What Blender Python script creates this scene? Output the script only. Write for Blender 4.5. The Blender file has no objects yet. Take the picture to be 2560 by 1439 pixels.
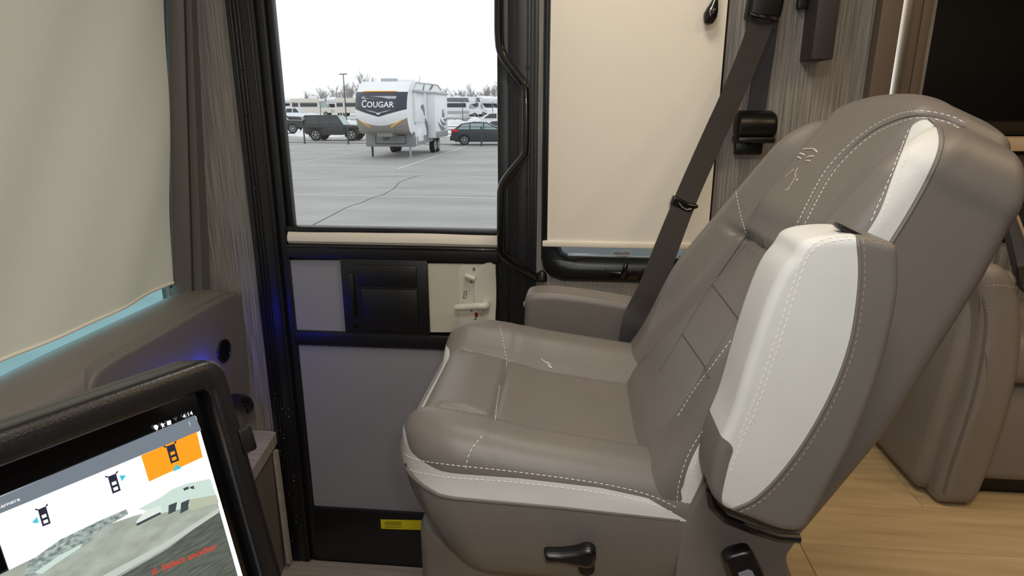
import bpy, bmesh, math, random
import numpy as np
from mathutils import Vector, Matrix
from mathutils.bvhtree import BVHTree

# ------------------------------------------------------------------ camera, sky, large lights, exposure
sc = bpy.context.scene
COL = sc.collection
FPX, PITCH, YAW = 1580.0, math.radians(15.85), math.radians(5.6)
CAM = np.array([0.0, 0.0, 1.0])
cd = bpy.data.cameras.new('camera'); cam = bpy.data.objects.new('camera', cd); COL.objects.link(cam)
cd.sensor_width = 36; cd.lens = FPX / 2560 * 36; cd.clip_start = 0.02; cd.clip_end = 2000
cam.location = CAM; cam.rotation_euler = (math.pi / 2 - PITCH, 0, YAW)
sc.camera = cam
sc.view_settings.view_transform = 'Standard'; sc.view_settings.look = 'None'
sc.view_settings.gamma = 1; sc.view_settings.use_curve_mapping = False
sc.view_settings.exposure = 0.0
wd = bpy.data.worlds.new('overcast'); sc.world = wd; wd.use_nodes = True
wd.node_tree.nodes['Background'].inputs[0].default_value = (1.0, 1.0, 1.0, 1)
wd.node_tree.nodes['Background'].inputs[1].default_value = 1.25

def light(name, kind, loc, energy, color, size=0.1, rot=(0, 0, 0), size_y=None):
    l = bpy.data.lights.new(name, kind); l.energy = energy; l.color = color
    if kind == 'AREA':
        l.size = size
        if size_y: l.shape = 'RECTANGLE'; l.size_y = size_y
        else: l.shape = 'DISK'
    else: l.shadow_soft_size = size
    o = bpy.data.objects.new(name, l); COL.objects.link(o); o.location = loc; o.rotation_euler = rot
    return o
WARM = (1.0, 0.72, 0.42)
light('ceiling_lamp_cab', 'AREA', (0.0, 0.0, 1.97), 16.0, (1.0, 0.965, 0.915), 0.5)
light('ceiling_lamp_door', 'AREA', (0.05, 1.35, 1.97), 8.0, (1.0, 0.90, 0.77), 0.45)
light('ceiling_lamp_seat', 'AREA', (0.95, 0.75, 1.97), 5.0, WARM, 0.35)
light('ceiling_lamp_sofa', 'AREA', (1.9, 0.9, 1.97), 6.0, WARM, 0.3)
light('camera_flash', 'POINT', (0.04, 0.0, 1.05), 11.0, (0.95, 0.98, 1.0), 0.02)
light('dash_led', 'POINT', (-1.108, 1.705, 0.212), 0.55, (0.02, 0.03, 1.0), 0.008)

# ------------------------------------------------------------------ pixel rays
_fw = np.array([-math.sin(YAW) * math.cos(PITCH), math.cos(YAW) * math.cos(PITCH), -math.sin(PITCH)])
_rt = np.array([math.cos(YAW), math.sin(YAW), 0.0]); _up = np.cross(_rt, _fw)
def ray(x, y): return _fw + _rt * (x - 1280) / FPX - _up * (y - 719.5) / FPX
def onY(x, y, Y): r = ray(x, y); return CAM + r * (Y / r[1])
def onX(x, y, X): r = ray(x, y); return CAM + r * (X / r[0])
def onZ(x, y, Z): r = ray(x, y); return CAM + r * ((Z - CAM[2]) / r[2])
def onP(x, y, p0, n):
    r = ray(x, y); return CAM + r * (np.dot(np.asarray(p0) - CAM, n) / np.dot(r, n))
def proj(V):
    d = np.asarray(V) - CAM; z = d @ _fw
    return np.stack([1280 + FPX * (d @ _rt) / z, 719.5 - FPX * (d @ _up) / z], -1)

# ------------------------------------------------------------------ materials
def lin(c):
    return tuple(((v / 255) / 12.92 if v / 255 <= 0.04045 else ((v / 255 + 0.055) / 1.055) ** 2.4) for v in c)
def mat(name, c, rough=0.5, metal=0.0, noise=None, bump=None, spec=0.5, c2=None, coat=0.0):
    """noise=(scale xyz, contrast) tints c towards c2; bump=(scale xyz, strength)"""
    m = bpy.data.materials.new(name); m.use_nodes = True
    nt = m.node_tree; b = nt.nodes['Principled BSDF']
    col = (*lin(c), 1)
    b.inputs['Base Color'].default_value = col; b.inputs['Roughness'].default_value = rough
    b.inputs['Metallic'].default_value = metal; b.inputs['Specular IOR Level'].default_value = spec
    b.inputs['Coat Weight'].default_value = coat
    def tex(scale, detail=4):
        tc = nt.nodes.new('ShaderNodeTexCoord'); mp = nt.nodes.new('ShaderNodeMapping'); n = nt.nodes.new('ShaderNodeTexNoise')
        mp.inputs['Scale'].default_value = scale if isinstance(scale, tuple) else (scale,) * 3
        n.inputs['Scale'].default_value = 1.0; n.inputs['Detail'].default_value = detail
        nt.links.new(tc.outputs['Object'], mp.inputs[0]); nt.links.new(mp.outputs[0], n.inputs['Vector'])
        return n
    if noise:
        n = tex(noise[0]); r = nt.nodes.new('ShaderNodeValToRGB')
        w = noise[1]; r.color_ramp.elements[0].position = 0.5 - w; r.color_ramp.elements[1].position = 0.5 + w
        r.color_ramp.elements[0].color = col; r.color_ramp.elements[1].color = (*lin(c2), 1)
        nt.links.new(n.outputs['Fac'], r.inputs[0]); nt.links.new(r.outputs[0], b.inputs['Base Color'])
    if bump:
        n = tex(bump[0]); bp = nt.nodes.new('ShaderNodeBump'); bp.inputs['Strength'].default_value = bump[1]
        bp.inputs['Distance'].default_value = 0.002
        nt.links.new(n.outputs['Fac'], bp.inputs['Height']); nt.links.new(bp.outputs[0], b.inputs['Normal'])
    return m
def emit(name, c, s=1.0):
    m = bpy.data.materials.new(name); m.use_nodes = True; nt = m.node_tree
    b = nt.nodes['Principled BSDF']; b.inputs['Base Color'].default_value = (0.01, 0.01, 0.01, 1); b.inputs['Roughness'].default_value = 0.25
    b.inputs['Emission Color'].default_value = (*lin(c), 1); b.inputs['Emission Strength'].default_value = s
    return m
def emit_noise(name, c, c2, scale, w=0.2):
    m = emit(name, c); nt = m.node_tree; b = nt.nodes['Principled BSDF']
    tc = nt.nodes.new('ShaderNodeTexCoord'); mp = nt.nodes.new('ShaderNodeMapping'); n = nt.nodes.new('ShaderNodeTexNoise'); r = nt.nodes.new('ShaderNodeValToRGB')
    mp.inputs['Scale'].default_value = scale; n.inputs['Scale'].default_value = 1.0; n.inputs['Detail'].default_value = 5
    r.color_ramp.elements[0].position = 0.5 - w; r.color_ramp.elements[1].position = 0.5 + w; r.color_ramp.elements[0].color = (*lin(c), 1); r.color_ramp.elements[1].color = (*lin(c2), 1)
    nt.links.new(tc.outputs['Object'], mp.inputs[0]); nt.links.new(mp.outputs[0], n.inputs['Vector']); nt.links.new(n.outputs['Fac'], r.inputs[0]); nt.links.new(r.outputs[0], b.inputs['Emission Color'])
    return m
def glass(name, tint, refl=0.06, rough=0.02):
    m = bpy.data.materials.new(name); m.use_nodes = True; nt = m.node_tree; nt.nodes.clear()
    o = nt.nodes.new('ShaderNodeOutputMaterial'); mx = nt.nodes.new('ShaderNodeMixShader')
    t = nt.nodes.new('ShaderNodeBsdfTransparent'); g = nt.nodes.new('ShaderNodeBsdfGlossy')
    t.inputs[0].default_value = (*tint, 1); g.inputs['Roughness'].default_value = rough; mx.inputs[0].default_value = refl
    nt.links.new(t.outputs[0], mx.inputs[1]); nt.links.new(g.outputs[0], mx.inputs[2]); nt.links.new(mx.outputs[0], o.inputs[0])
    return m

LEATHER = mat('taupe leather', (103, 97, 92), 0.42, noise=((9, 9, 9), 0.35), c2=(109, 103, 97), bump=(900, 0.12), spec=0.4)
LEATHER2 = mat('taupe vinyl', (124, 116, 108), 0.5, noise=((9, 9, 9), 0.35), c2=(130, 122, 114), bump=(700, 0.12), spec=0.35)
WHITE_L = mat('white leather', (203, 202, 198), 0.5, noise=((14, 14, 14), 0.3), c2=(196, 195, 190), bump=(900, 0.12), spec=0.35)
PIPING = mat('grey piping', (104, 98, 94), 0.45)
THREAD = mat('white thread', (226, 222, 212), 0.7)
THREAD2 = mat('silver embroidery', (205, 196, 184), 0.4)
BLACK = mat('black plastic', (13, 13, 14), 0.35)
BLACKM = mat('black aluminium', (14, 14, 16), 0.42, spec=0.6, noise=((30, 30, 3), 0.4), c2=(19, 19, 21))
BLACKG = mat('black gloss metal', (12, 11, 11), 0.18, coat=0.4)
BLACKL = mat('black leather', (19, 18, 19), 0.33, bump=((260, 260, 260), 0.25), noise=((20, 20, 20), 0.4), c2=(27, 26, 27))
WEB = mat('belt webbing', (27, 24, 24), 0.6, bump=((30, 30, 1200), 0.3), noise=((40, 40, 40), 0.4), c2=(32, 29, 28))
WEBB = mat('blue black webbing', (36, 39, 48), 0.55, bump=((30, 30, 1200), 0.3))
WALLP = mat('streaked wall covering', (88, 85, 82), 0.62, noise=((260, 260, 4.5), 0.22), c2=(158, 153, 146), bump=((300, 300, 6), 0.2))
TRIMG = mat('grey pillar trim', (96, 91, 87), 0.55, bump=(500, 0.1))
DASH = mat('grey dash vinyl', (112, 106, 99), 0.5, bump=(600, 0.14), noise=((6, 6, 6), 0.4), c2=(118, 112, 105))
DASH2 = mat('grey dash cap', (106, 101, 97), 0.5, bump=(600, 0.12))
SHADE_W = mat('windscreen shade cloth', (228, 220, 206), 0.85, noise=((420, 420, 420), 0.3), c2=(218, 210, 195), bump=((500, 500, 500), 0.2))
SHADE_C = mat('cream shade cloth', (243, 236, 222), 0.8, noise=((380, 380, 380), 0.3), c2=(238, 230, 215), bump=((500, 500, 500), 0.15))
HEM = mat('cream hem bar', (236, 228, 212), 0.45)
PANELG = mat('grey door panel', (140, 140, 143), 0.6, noise=((300, 300, 300), 0.3), c2=(148, 148, 151), bump=((400, 400, 400), 0.12))
LOCKW = mat('ivory lock plate', (206, 203, 190), 0.35)
LOCKC = mat('ivory lock plate cut', (196, 192, 174), 0.5)
INK = mat('dark ink', (30, 30, 30), 0.6)
RED = mat('red plastic', (150, 14, 16), 0.25)
YEL = mat('yellow sticker', (226, 214, 20), 0.5)
CHROME = mat('chrome', (226, 222, 216), 0.3, 1.0)
STEEL = mat('steel', (190, 190, 190), 0.25, 1.0)
BROWNP = mat('brown fascia', (88, 74, 62), 0.5, noise=((60, 60, 3), 0.3), c2=(98, 84, 70))
WOODL = mat('pale wood ledge', (176, 152, 120), 0.5, noise=((4, 60, 60), 0.3), c2=(190, 168, 136))
WOODF = mat('greyed oak floor', (176, 150, 110), 0.42, noise=((3, 38, 3), 0.26), c2=(206, 182, 140), bump=((4, 120, 4), 0.12))
GAPM = mat('floor joint', (66, 50, 34), 0.7)
STEPW = mat('grey oak step', (150, 140, 128), 0.5, noise=((4, 60, 60), 0.25), c2=(178, 168, 156))
STEPS_ = mat('step riser', (112, 103, 92), 0.6)
BOXB = mat('dark brown box', (52, 47, 45), 0.55)
FRAMEB = mat('black window frame', (11, 11, 12), 0.34)
TVG = mat('glossy black glass', (4, 4, 5), 0.12, coat=0.6)
CEIL = mat('ceiling vinyl', (214, 208, 198), 0.8)
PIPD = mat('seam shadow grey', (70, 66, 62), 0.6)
def translucent(m, w, c=(0.9, 0.86, 0.8)):
    nt = m.node_tree; b = nt.nodes['Principled BSDF']; o = nt.nodes['Material Output']; t = nt.nodes.new('ShaderNodeBsdfTranslucent'); mx = nt.nodes.new('ShaderNodeMixShader')
    t.inputs[0].default_value = (*c, 1); mx.inputs[0].default_value = w
    nt.links.new(b.outputs[0], mx.inputs[1]); nt.links.new(t.outputs[0], mx.inputs[2]); nt.links.new(mx.outputs[0], o.inputs['Surface'])
translucent(SHADE_C, 0.15); translucent(SHADE_W, 0.27, (0.92, 0.60, 0.46))
GLASSD = glass('door glass', (0.93, 0.95, 0.96), 0.03)
GLASSW = glass('windscreen glass', (0.72, 0.96, 1.0), 0.04)
GLASST = glass('tinted window glass', (0.55, 0.6, 0.61), 0.06)

# ------------------------------------------------------------------ object helpers
def tag(o, label=None, cat=None, group=None, kind=None):
    for k, v in (('label', label), ('category', cat), ('group', group), ('kind', kind)):
        if v: o[k] = v
    return o
def thing(name, loc, label, cat, group=None, kind=None, rotz=0.0):
    o = bpy.data.objects.new(name, None); COL.objects.link(o); o.empty_display_size = 0.1
    o.location = loc; o.rotation_euler = (0, 0, rotz)
    return tag(o, label, cat, group, kind)
def link(name, V, F, m, parent=None, smooth=True, auto=40, local=False):
    me = bpy.data.meshes.new(name); me.from_pydata([tuple(map(float, v)) for v in V], [], [tuple(map(int, f)) for f in F])
    if m: me.materials.append(m)
    bm = bmesh.new(); bm.from_mesh(me)
    bmesh.ops.recalc_face_normals(bm, faces=bm.faces[:])
    if smooth:
        a = math.radians(auto)
        for f in bm.faces: f.smooth = True
        for e in bm.edges:
            if len(e.link_faces) == 2 and e.calc_face_angle(0) > a: e.smooth = False
    bm.to_mesh(me); bm.free()
    o = bpy.data.objects.new(name, me); COL.objects.link(o)
    adopt(o, parent, local)
    return o
def adopt(o, parent, local=False):
    if parent is not None:
        o.parent = parent
        if parent.type == 'EMPTY' and not local:
            o.matrix_parent_inverse = Matrix.Translation(-Vector(parent.location))
    return o
class MB:
    def __init__(s): s.V = []; s.F = []
    def add(s, V, F):
        n = len(s.V); s.V += [tuple(v) for v in V]; s.F += [tuple(i + n for i in f) for f in F]; return s
    def box(s, lo, hi, bev=0.0, seg=2):
        V, F = boxvf(lo, hi, bev, seg); return s.add(V, F)
    def tube(s, path, r, n=10, cap=True): V, F = tubevf(path, r, n, cap); return s.add(V, F)
    def build(s, name, m, parent=None, smooth=True, auto=40, local=False): return link(name, s.V, s.F, m, parent, smooth, auto, local)
def boxvf(lo, hi, bev=0.0, seg=2):
    bm = bmesh.new(); bmesh.ops.create_cube(bm, size=1)
    lo = Vector(lo); hi = Vector(hi)
    for v in bm.verts: v.co = Vector(((lo[i] + hi[i]) / 2 + v.co[i] * (hi[i] - lo[i]) for i in range(3)))
    if bev > 0: bmesh.ops.bevel(bm, geom=bm.edges[:], offset=bev, segments=seg, profile=0.5, affect='EDGES')
    bm.verts.index_update(); V = [tuple(v.co) for v in bm.verts]; F = [[v.index for v in f.verts] for f in bm.faces]; bm.free()
    return V, F
def box(name, lo, hi, m, parent=None, bev=0.0, seg=2, local=False):
    V, F = boxvf(lo, hi, bev, seg); return link(name, V, F, m, parent, bev > 0, 40, local)
def catmull(P, n, closed=False):
    P = [np.asarray(p, float) for p in P]; L = len(P); out = []
    segs = L if closed else L - 1
    for i in range(segs):
        g = (lambda k: P[k % L]) if closed else (lambda k: P[max(0, min(L - 1, k))])
        p0, p1, p2, p3 = g(i - 1), g(i), g(i + 1), g(i + 2)
        for t in np.linspace(0, 1, n, endpoint=False):
            out.append(0.5 * (2 * p1 + (p2 - p0) * t + (2 * p0 - 5 * p1 + 4 * p2 - p3) * t * t + (3 * p1 - p0 - 3 * p2 + p3) * t ** 3))
    if not closed: out.append(P[-1])
    return np.array(out)
def resample(P, N, closed=False):
    P = np.asarray(P, float)
    if closed: P = np.vstack([P, P[:1]])
    s = np.concatenate([[0], np.cumsum(np.linalg.norm(np.diff(P, axis=0), axis=1))])
    t = np.linspace(0, s[-1], N, endpoint=not closed)
    return np.stack([np.interp(t, s, P[:, k]) for k in range(P.shape[1])], -1)
def tubevf(path, r, n=10, cap=True):
    P = np.asarray(path, float); L = len(P); rr = r if hasattr(r, '__len__') else [r] * L
    V = []; F = []; ref = None
    for i in range(L):
        t = P[min(i + 1, L - 1)] - P[max(i - 1, 0)]; t = t / (np.linalg.norm(t) + 1e-12)
        if ref is None:
            ref = np.array([0, 0, 1.0]) if abs(t[2]) < 0.9 else np.array([1.0, 0, 0])
        u = ref - t * (ref @ t); u /= np.linalg.norm(u) + 1e-12; w = np.cross(t, u); ref = u
        for k in range(n):
            a = 2 * math.pi * k / n; V.append(P[i] + (u * math.cos(a) + w * math.sin(a)) * rr[i])
    for i in range(L - 1):
        for k in range(n): F.append((i * n + k, i * n + (k + 1) % n, (i + 1) * n + (k + 1) % n, (i + 1) * n + k))
    if cap: F.append(tuple(range(n))[::-1]); F.append(tuple((L - 1) * n + k for k in range(n)))
    return V, F
def tube(name, path, r, m, parent=None, n=10): V, F = tubevf(path, r, n); return link(name, V, F, m, parent)
def prism(pts, off):
    """closed polygon pts (3D) extruded by vector off"""
    n = len(pts); A = [np.asarray(p, float) for p in pts]; V = A + [a + np.asarray(off, float) for a in A]
    F = [tuple(range(n)), tuple(range(2 * n - 1, n - 1, -1))] + [(i, (i + 1) % n, n + (i + 1) % n, n + i) for i in range(n)]
    return V, F
def cyl(p0, p1, r0, r1=None, n=24):
    return tubevf([p0, p1], [r0, r1 if r1 is not None else r0], n)
def polydist(P, O):
    """unsigned distance of points P to closed polygon O, and inside flag"""
    P = np.asarray(P, float); A = np.asarray(O, float); B = np.roll(A, -1, 0)
    best = np.full(len(P), 1e9); ins = np.zeros(len(P), bool)
    for a, b in zip(A, B):
        ab = b - a; t = np.clip(((P - a) @ ab) / (ab @ ab + 1e-15), 0, 1)
        best = np.minimum(best, np.linalg.norm(P - (a + t[:, None] * ab), axis=1))
        c = (a[1] > P[:, 1]) != (b[1] > P[:, 1])
        with np.errstate(divide='ignore', invalid='ignore'):
            xi = (b[0] - a[0]) * (P[:, 1] - a[1]) / (b[1] - a[1] + 1e-15) + a[0]
        ins ^= c & (P[:, 0] < xi)
    return best, ins
def rrect(a0, a1, b0, b1, rad, n=10):
    rad = rad if hasattr(rad, '__len__') else [rad] * 4; out = []
    for (cx, cy, sx, sy, r, s) in ((a1, b1, -1, -1, rad[2], 0), (a0, b1, 1, -1, rad[3], 1), (a0, b0, 1, 1, rad[0], 2), (a1, b0, -1, 1, rad[1], 3)):
        for k in range(n + 1):
            t = math.pi / 2 * (s + k / n); out.append((cx + sx * r + r * math.cos(t), cy + sy * r + r * math.sin(t)))
    return np.array(out)
def rover(d, R):
    d = np.clip(d, 0, R); return R - np.sqrt(np.maximum(R * R - (R - d) ** 2, 0))
def pillow(outline, top, bot, Rt, Rb, N=160, nr=36, nw=8, nb=14, c=None):
    """upholstered solid over a closed outline: top(a,b) / bot(a,b) heights, rounded edges. columns of N."""
    O = resample(outline, N, True); c = O.mean(0) if c is None else np.asarray(c)
    rows = []
    for k in range(nr):
        r = math.sin((k + 0.5) / (nr - 0.5) * math.pi / 2) if k else 0.02
        r = min(r, 1.0); p = c + (O - c) * (r if k < nr - 1 else 1.0)
        d = polydist(p, O)[0] if r > 0.4 else np.full(N, 9.0)
        if k == nr - 1: d[:] = 0
        rows.append(np.column_stack([p, top(p[:, 0], p[:, 1]) - rover(d, Rt)]))
    he = rows[-1][:, 2]; hb = bot(O[:, 0], O[:, 1]) + Rb
    for k in range(1, nw): t = k / nw; rows.append(np.column_stack([O, he * (1 - t) + hb * t]))
    for k in range(nb):
        r = math.cos((k) / nb * math.pi / 2); r = max(r, 0.02); p = c + (O - c) * r
        d = polydist(p, O)[0] if r > 0.4 else np.full(N, 9.0)
        if k == 0: d[:] = 0
        rows.append(np.column_stack([p, bot(p[:, 0], p[:, 1]) + rover(d, Rb)]))
    V = np.vstack(rows); F = []; R = len(rows)
    for i in range(R - 1):
        for k in range(N): F.append((i * N + k, i * N + (k + 1) % N, (i + 1) * N + (k + 1) % N, (i + 1) * N + k))
    F.append(tuple(range(N))[::-1]); F.append(tuple((R - 1) * N + k for k in range(N)))
    return V, F
def tris(F):
    T = []
    for f in F:
        for i in range(1, len(f) - 1): T.append((f[0], f[i], f[i + 1]))
    return np.array(T)
def vnormals(V, T):
    n = np.cross(V[T[:, 1]] - V[T[:, 0]], V[T[:, 2]] - V[T[:, 0]]); N = np.zeros_like(V)
    for k in range(3): np.add.at(N, T[:, k], n)
    if (np.einsum('ij,ij->i', V[T[:, 0]], n)).sum() < 0 and False: N = -N
    return N / (np.linalg.norm(N, axis=1)[:, None] + 1e-12)
def split(V, F, f):
    """cut a mesh along field f=0; returns (V,F) of the positive and of the negative side"""
    out = []
    for sgn in (1, -1):
        g = f * sgn; VV = []; idx = {}; FF = []
        def gv(key, p):
            if key not in idx: idx[key] = len(VV); VV.append(p)
            return idx[key]
        for face in F:
            gs = [g[i] for i in face]
            if max(gs) <= 0: continue
            if min(gs) > 0: FF.append([gv(i, V[i]) for i in face]); continue
            poly = []
            for k, i in enumerate(face):
                j = face[(k + 1) % len(face)]
                if g[i] > 0: poly.append(gv(i, V[i]))
                if (g[i] > 0) != (g[j] > 0):
                    a, b = min(i, j), max(i, j); t = g[a] / (g[a] - g[b]); poly.append(gv((a, b), V[a] + (V[b] - V[a]) * t))
            if len(poly) >= 3: FF.append(poly)
        out.append((np.array(VV) if VV else np.zeros((0, 3)), FF))
    return out
def px_field(V, N, poly, cond=None):
    """signed pixel distance to a photo polygon for vertices that face the camera"""
    p = proj(V); d, ins = polydist(p, poly); f = np.where(ins, d, -d)
    vis = np.einsum('ij,ij->i', CAM - V, N) > 0
    if cond is not None: vis &= cond
    return np.where(vis, f, -np.abs(f) - 1.0)
def bvh(*meshes):
    V = []; F = []
    for v, f in meshes:
        n = len(V); V += [tuple(x) for x in v]; F += [tuple(i + n for i in q) for q in f]
    return BVHTree.FromPolygons(V, F)
def hit(tree, x, y):
    d = Vector(ray(x, y)).normalized(); h = tree.ray_cast(Vector(CAM), d)
    if h[0] is None: return None
    n = h[1]; n = n if n.dot(d) < 0 else -n
    return np.array(h[0]), np.array(n)
def on_surface(tree, px, n=40):
    P = resample(catmull(px, 10), n); out = []
    for x, y in P:
        h = hit(tree, x, y)
        if h is not None: out.append(h)
    return out
def stitches(tree, lines, name, m, parent, L=0.0050, gap=0.0034, r=0.00062):
    mb = MB()
    for px in lines:
        H = on_surface(tree, px, 220)
        if len(H) < 3: continue
        P = np.array([h[0] + h[1] * r * 0.6 for h in H]); s = np.concatenate([[0], np.cumsum(np.linalg.norm(np.diff(P, axis=0), axis=1))])
        jump = np.linalg.norm(np.diff(P, axis=0), axis=1)
        q = 0.0
        while q + L < s[-1]:
            a = np.array([np.interp(q, s, P[:, k]) for k in range(3)]); b = np.array([np.interp(q + L, s, P[:, k]) for k in range(3)])
            if np.linalg.norm(b - a) < L * 1.2 and np.linalg.norm(b - a) > L * .5: mb.tube([a, a * .5 + b * .5, b], [r * .7, r, r * .7], 4)
            q += L + gap
    if mb.V:
        return tag(mb.build(name, m, parent), kind='stuff')
def surf_tube(tree, px, r, name, m, parent, n=60, lift=0.0):
    H = on_surface(tree, px, n); P = np.array([h[0] + h[1] * lift for h in H])
    return tube(name, P, r, m, parent, 8)
def text_vf(s, size=1.0, bold=0.0):
    cu = bpy.data.curves.new('txt', 'FONT'); cu.body = s; cu.size = size; cu.offset = bold; cu.resolution_u = 3
    o = bpy.data.objects.new('txt', cu); COL.objects.link(o)
    dg = bpy.context.evaluated_depsgraph_get(); me = o.evaluated_get(dg).to_mesh()
    V = np.array([tuple(v.co) for v in me.vertices]); F = [tuple(p.vertices) for p in me.polygons]
    o.evaluated_get(dg).to_mesh_clear(); bpy.data.objects.remove(o); bpy.data.curves.remove(cu)
    return V, F
def smooth01(x, a, b):
    t = np.clip((x - a) / (b - a), 0, 1); return t * t * (3 - 2 * t)
def copy_tree(o, parent=None):
    c = o.copy(); COL.objects.link(c)
    if parent is not None: c.parent = parent
    for ch in list(o.children): copy_tree(ch, c)
    return c
random.seed(4)
#@@END_HELPERS

# ------------------------------------------------------------------ the coach: floor, walls, ceiling
WY = 2.0                                  # inner face of the door-side wall
fl = MB(); fl.box((-0.29, -0.5, -0.06), (4.0, 2.3, -0.012)).box((-1.7, -0.5, -0.06), (-0.29, 0.45, -0.012))
floor = tag(fl.build('floor', GAPM, None, False), 'wood-look plank floor beside the captain seat', 'floor', kind='structure')
mesh_cache = {}
yy = 0.45; row = 0
while yy < 2.28:
    x0 = -0.29 - 0.37 * (row % 3)
    while x0 < 3.2:
        a, b = max(x0, -0.29) + 0.0008, min(x0 + 1.22, 3.2) - 0.0008
        if b - a > 0.05:
            key = round(b - a, 3)
            if key not in mesh_cache:
                V, F = boxvf((0, 0.0008, -0.012), (b - a, 0.1792, 0.0), 0.0012, 1)
                o = link('plank', V, F, WOODF, floor, False); mesh_cache[key] = o.data
            else:
                o = bpy.data.objects.new('plank', mesh_cache[key]); COL.objects.link(o); o.parent = floor
            o.location = (a, yy, 0)
        x0 += 1.22
    yy += 0.18; row += 1
# plank grain shifts from board to board
nt = WOODF.node_tree; oi = nt.nodes.new('ShaderNodeObjectInfo'); mpn = [n for n in nt.nodes if n.type == 'MAPPING']
vm = nt.nodes.new('ShaderNodeVectorMath'); vm.operation = 'SCALE'; vm.inputs[0].default_value = (37, 11, 5)
nt.links.new(oi.outputs['Random'], vm.inputs['Scale'])
for n in mpn: nt.links.new(vm.outputs[0], n.inputs['Location'])

box_ = lambda n, lo, hi, m, lab, cat: tag(box(n, lo, hi, m), lab, cat, kind='structure')
box_('ceiling', (-1.9, -0.5, 2.0), (4.0, 2.7, 2.06), CEIL, 'pale ceiling panel above the cab', 'ceiling')
box_('wall_front', (-1.9, -0.56, -0.75), (4.0, -0.5, 2.06), WALLP, 'streaked grey wall on the driver side', 'wall')
box_('wall_right', (4.0, -0.56, -0.1), (4.06, 2.7, 2.06), WALLP, 'streaked grey wall at the rear of the coach', 'wall')
w = MB()
w.box((-1.43, WY, -0.75), (-1.07, WY + 0.06, 2.0)).box((-0.118, WY, -0.75), (-0.085, WY + 0.06, 2.0))
w.box((-0.085, WY, -0.75), (0.40, WY + 0.06, 0.50)).box((0.40, WY, -0.75), (0.985, WY + 0.06, 2.0))
w.box((-1.07, WY, 1.9), (-0.118, WY + 0.06, 2.0)).box((-1.07, WY, -0.76), (-0.118, WY + 0.06, -0.70)).box((-0.085, WY, 1.7), (0.40, WY + 0.06, 2.0))
tag(w.build('wall_back', WALLP, None, False), 'grey streaked wall covering around the entry door and side window', 'wall', kind='structure')
box_('wall_niche_back', (0.985, WY + 0.3, 0.0), (4.0, WY + 0.36, 2.0), WALLP, 'streaked grey back wall of the slide-out niche', 'wall')
box_('wall_niche_lower', (0.985, WY, 0.0), (4.0, WY + 0.06, 0.60), WALLP, 'streaked grey wall behind the sofa', 'wall')
box_('wall_niche_top', (0.985, WY, 1.76), (4.0, WY + 0.29, 2.0), WALLP, 'streaked grey soffit above the black screen', 'wall')
lw = MB(); lw.box((-1.50, -0.5, -0.75), (-1.43, 2.0, 0.29)).box((-1.9, -0.5, 1.93), (-1.1, 2.0, 2.0))
tag(lw.build('wall_left', TRIMG, None, False), 'grey cowl under the windscreen', 'wall', kind='structure')

# step well
st = thing('entry_steps', (-0.6, 1.4, -0.75), 'pale grey wood-look entry step well below the door', 'steps', kind='structure')
box('tread', (-1.25, 1.70, -0.72), (-0.12, 2.0, -0.695), STEPW, st, 0.004)
box('tread', (-1.25, 0.45, -0.75), (-0.12, 1.69, -0.735), STEPW, st, 0.003)
box('nosing', (-1.25, 1.688, -0.735), (-0.12, 1.70, -0.692), WOODL, st, 0.003)
box('side_panel', (-0.29, 0.45, -0.75), (-0.275, 1.99, -0.02), STEPS_, st)
box('side_panel', (-1.25, 0.44, -0.75), (-0.275, 0.455, -0.02), STEPS_, st)
tp = thing('toe_platform', (-1.2, 1.6, -0.75), 'pale wood-topped platform beside the door jamb under the dash', 'platform', kind='structure')
A = [onZ(x, y, -0.14) for x, y in ((692, 1077), (627, 1180))]
q = [(-1.6, 1.995, -0.14), (A[0][0], 1.995, -0.14), (A[1][0], A[1][1], -0.14), (A[1][0] - 0.03, 1.0, -0.14), (-1.6, 1.0, -0.14)]
V, F = prism([np.array(p) for p in q], (0, 0, -0.045)); link('top_board', V, F, STEPW, tp, False)
qq = [(p[0] - (0.012 if i in (1, 2, 3) else 0), p[1], -0.185) for i, p in enumerate(q)]
V, F = prism([np.array(p) for p in qq], (0, 0, -0.545)); link('riser', V, F, STEPS_, tp, False)
c0 = onY(688, 1122, 1.975); c1 = onY(722, 1398, 1.955)
V, F = prism([c0, c0 + (0.012, 0, 0), c1 + (0.014, 0, 0), c1], (0, -0.022, 0)); link('edge_strip', V, F, STEPW, tp, False)

# ------------------------------------------------------------------ entry door
dr = thing('door_1', (-0.59, WY, -0.70), 'black framed entry door with large window and grey lower panels', 'door', kind='structure')
LX, RX = -0.941, -0.244                    # glass edges
def jamb(x0, x1, side):
    mb = MB(); mb.box((x0, WY - 0.012, -0.70), (x1, WY + 0.05, 1.9), 0.003)
    o = mb.build('jamb', BLACKM, dr)
    # extruded ribs
    xs = [x0 + 0.018, x0 + 0.030, x0 + 0.042, x0 + 0.075] if side < 0 else [x1 - 0.012, x1 - 0.022, x1 - 0.032, x1 - 0.062]
    for x in xs: box('rib', (x - 0.0025, WY - 0.017, -0.70), (x + 0.0025, WY - 0.010, 1.9), BLACKM, o, 0.0015, 1)
    return o
jl = jamb(-1.072, -0.985, -1); jr = jamb(-0.205, -0.116, 1)
for zz in (1.12, 0.985, 0.75, 0.3, 0.0, -0.3):
    for (j, x) in ((jl, -1.036), (jr, -0.148)):
        V, F = cyl((x, WY - 0.02, zz), (x, WY - 0.012, zz), 0.0045, 0.005, 10); link('screw', V, F, BLACKG, j)
fk = MB(); rf = random.Random(3)
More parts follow.
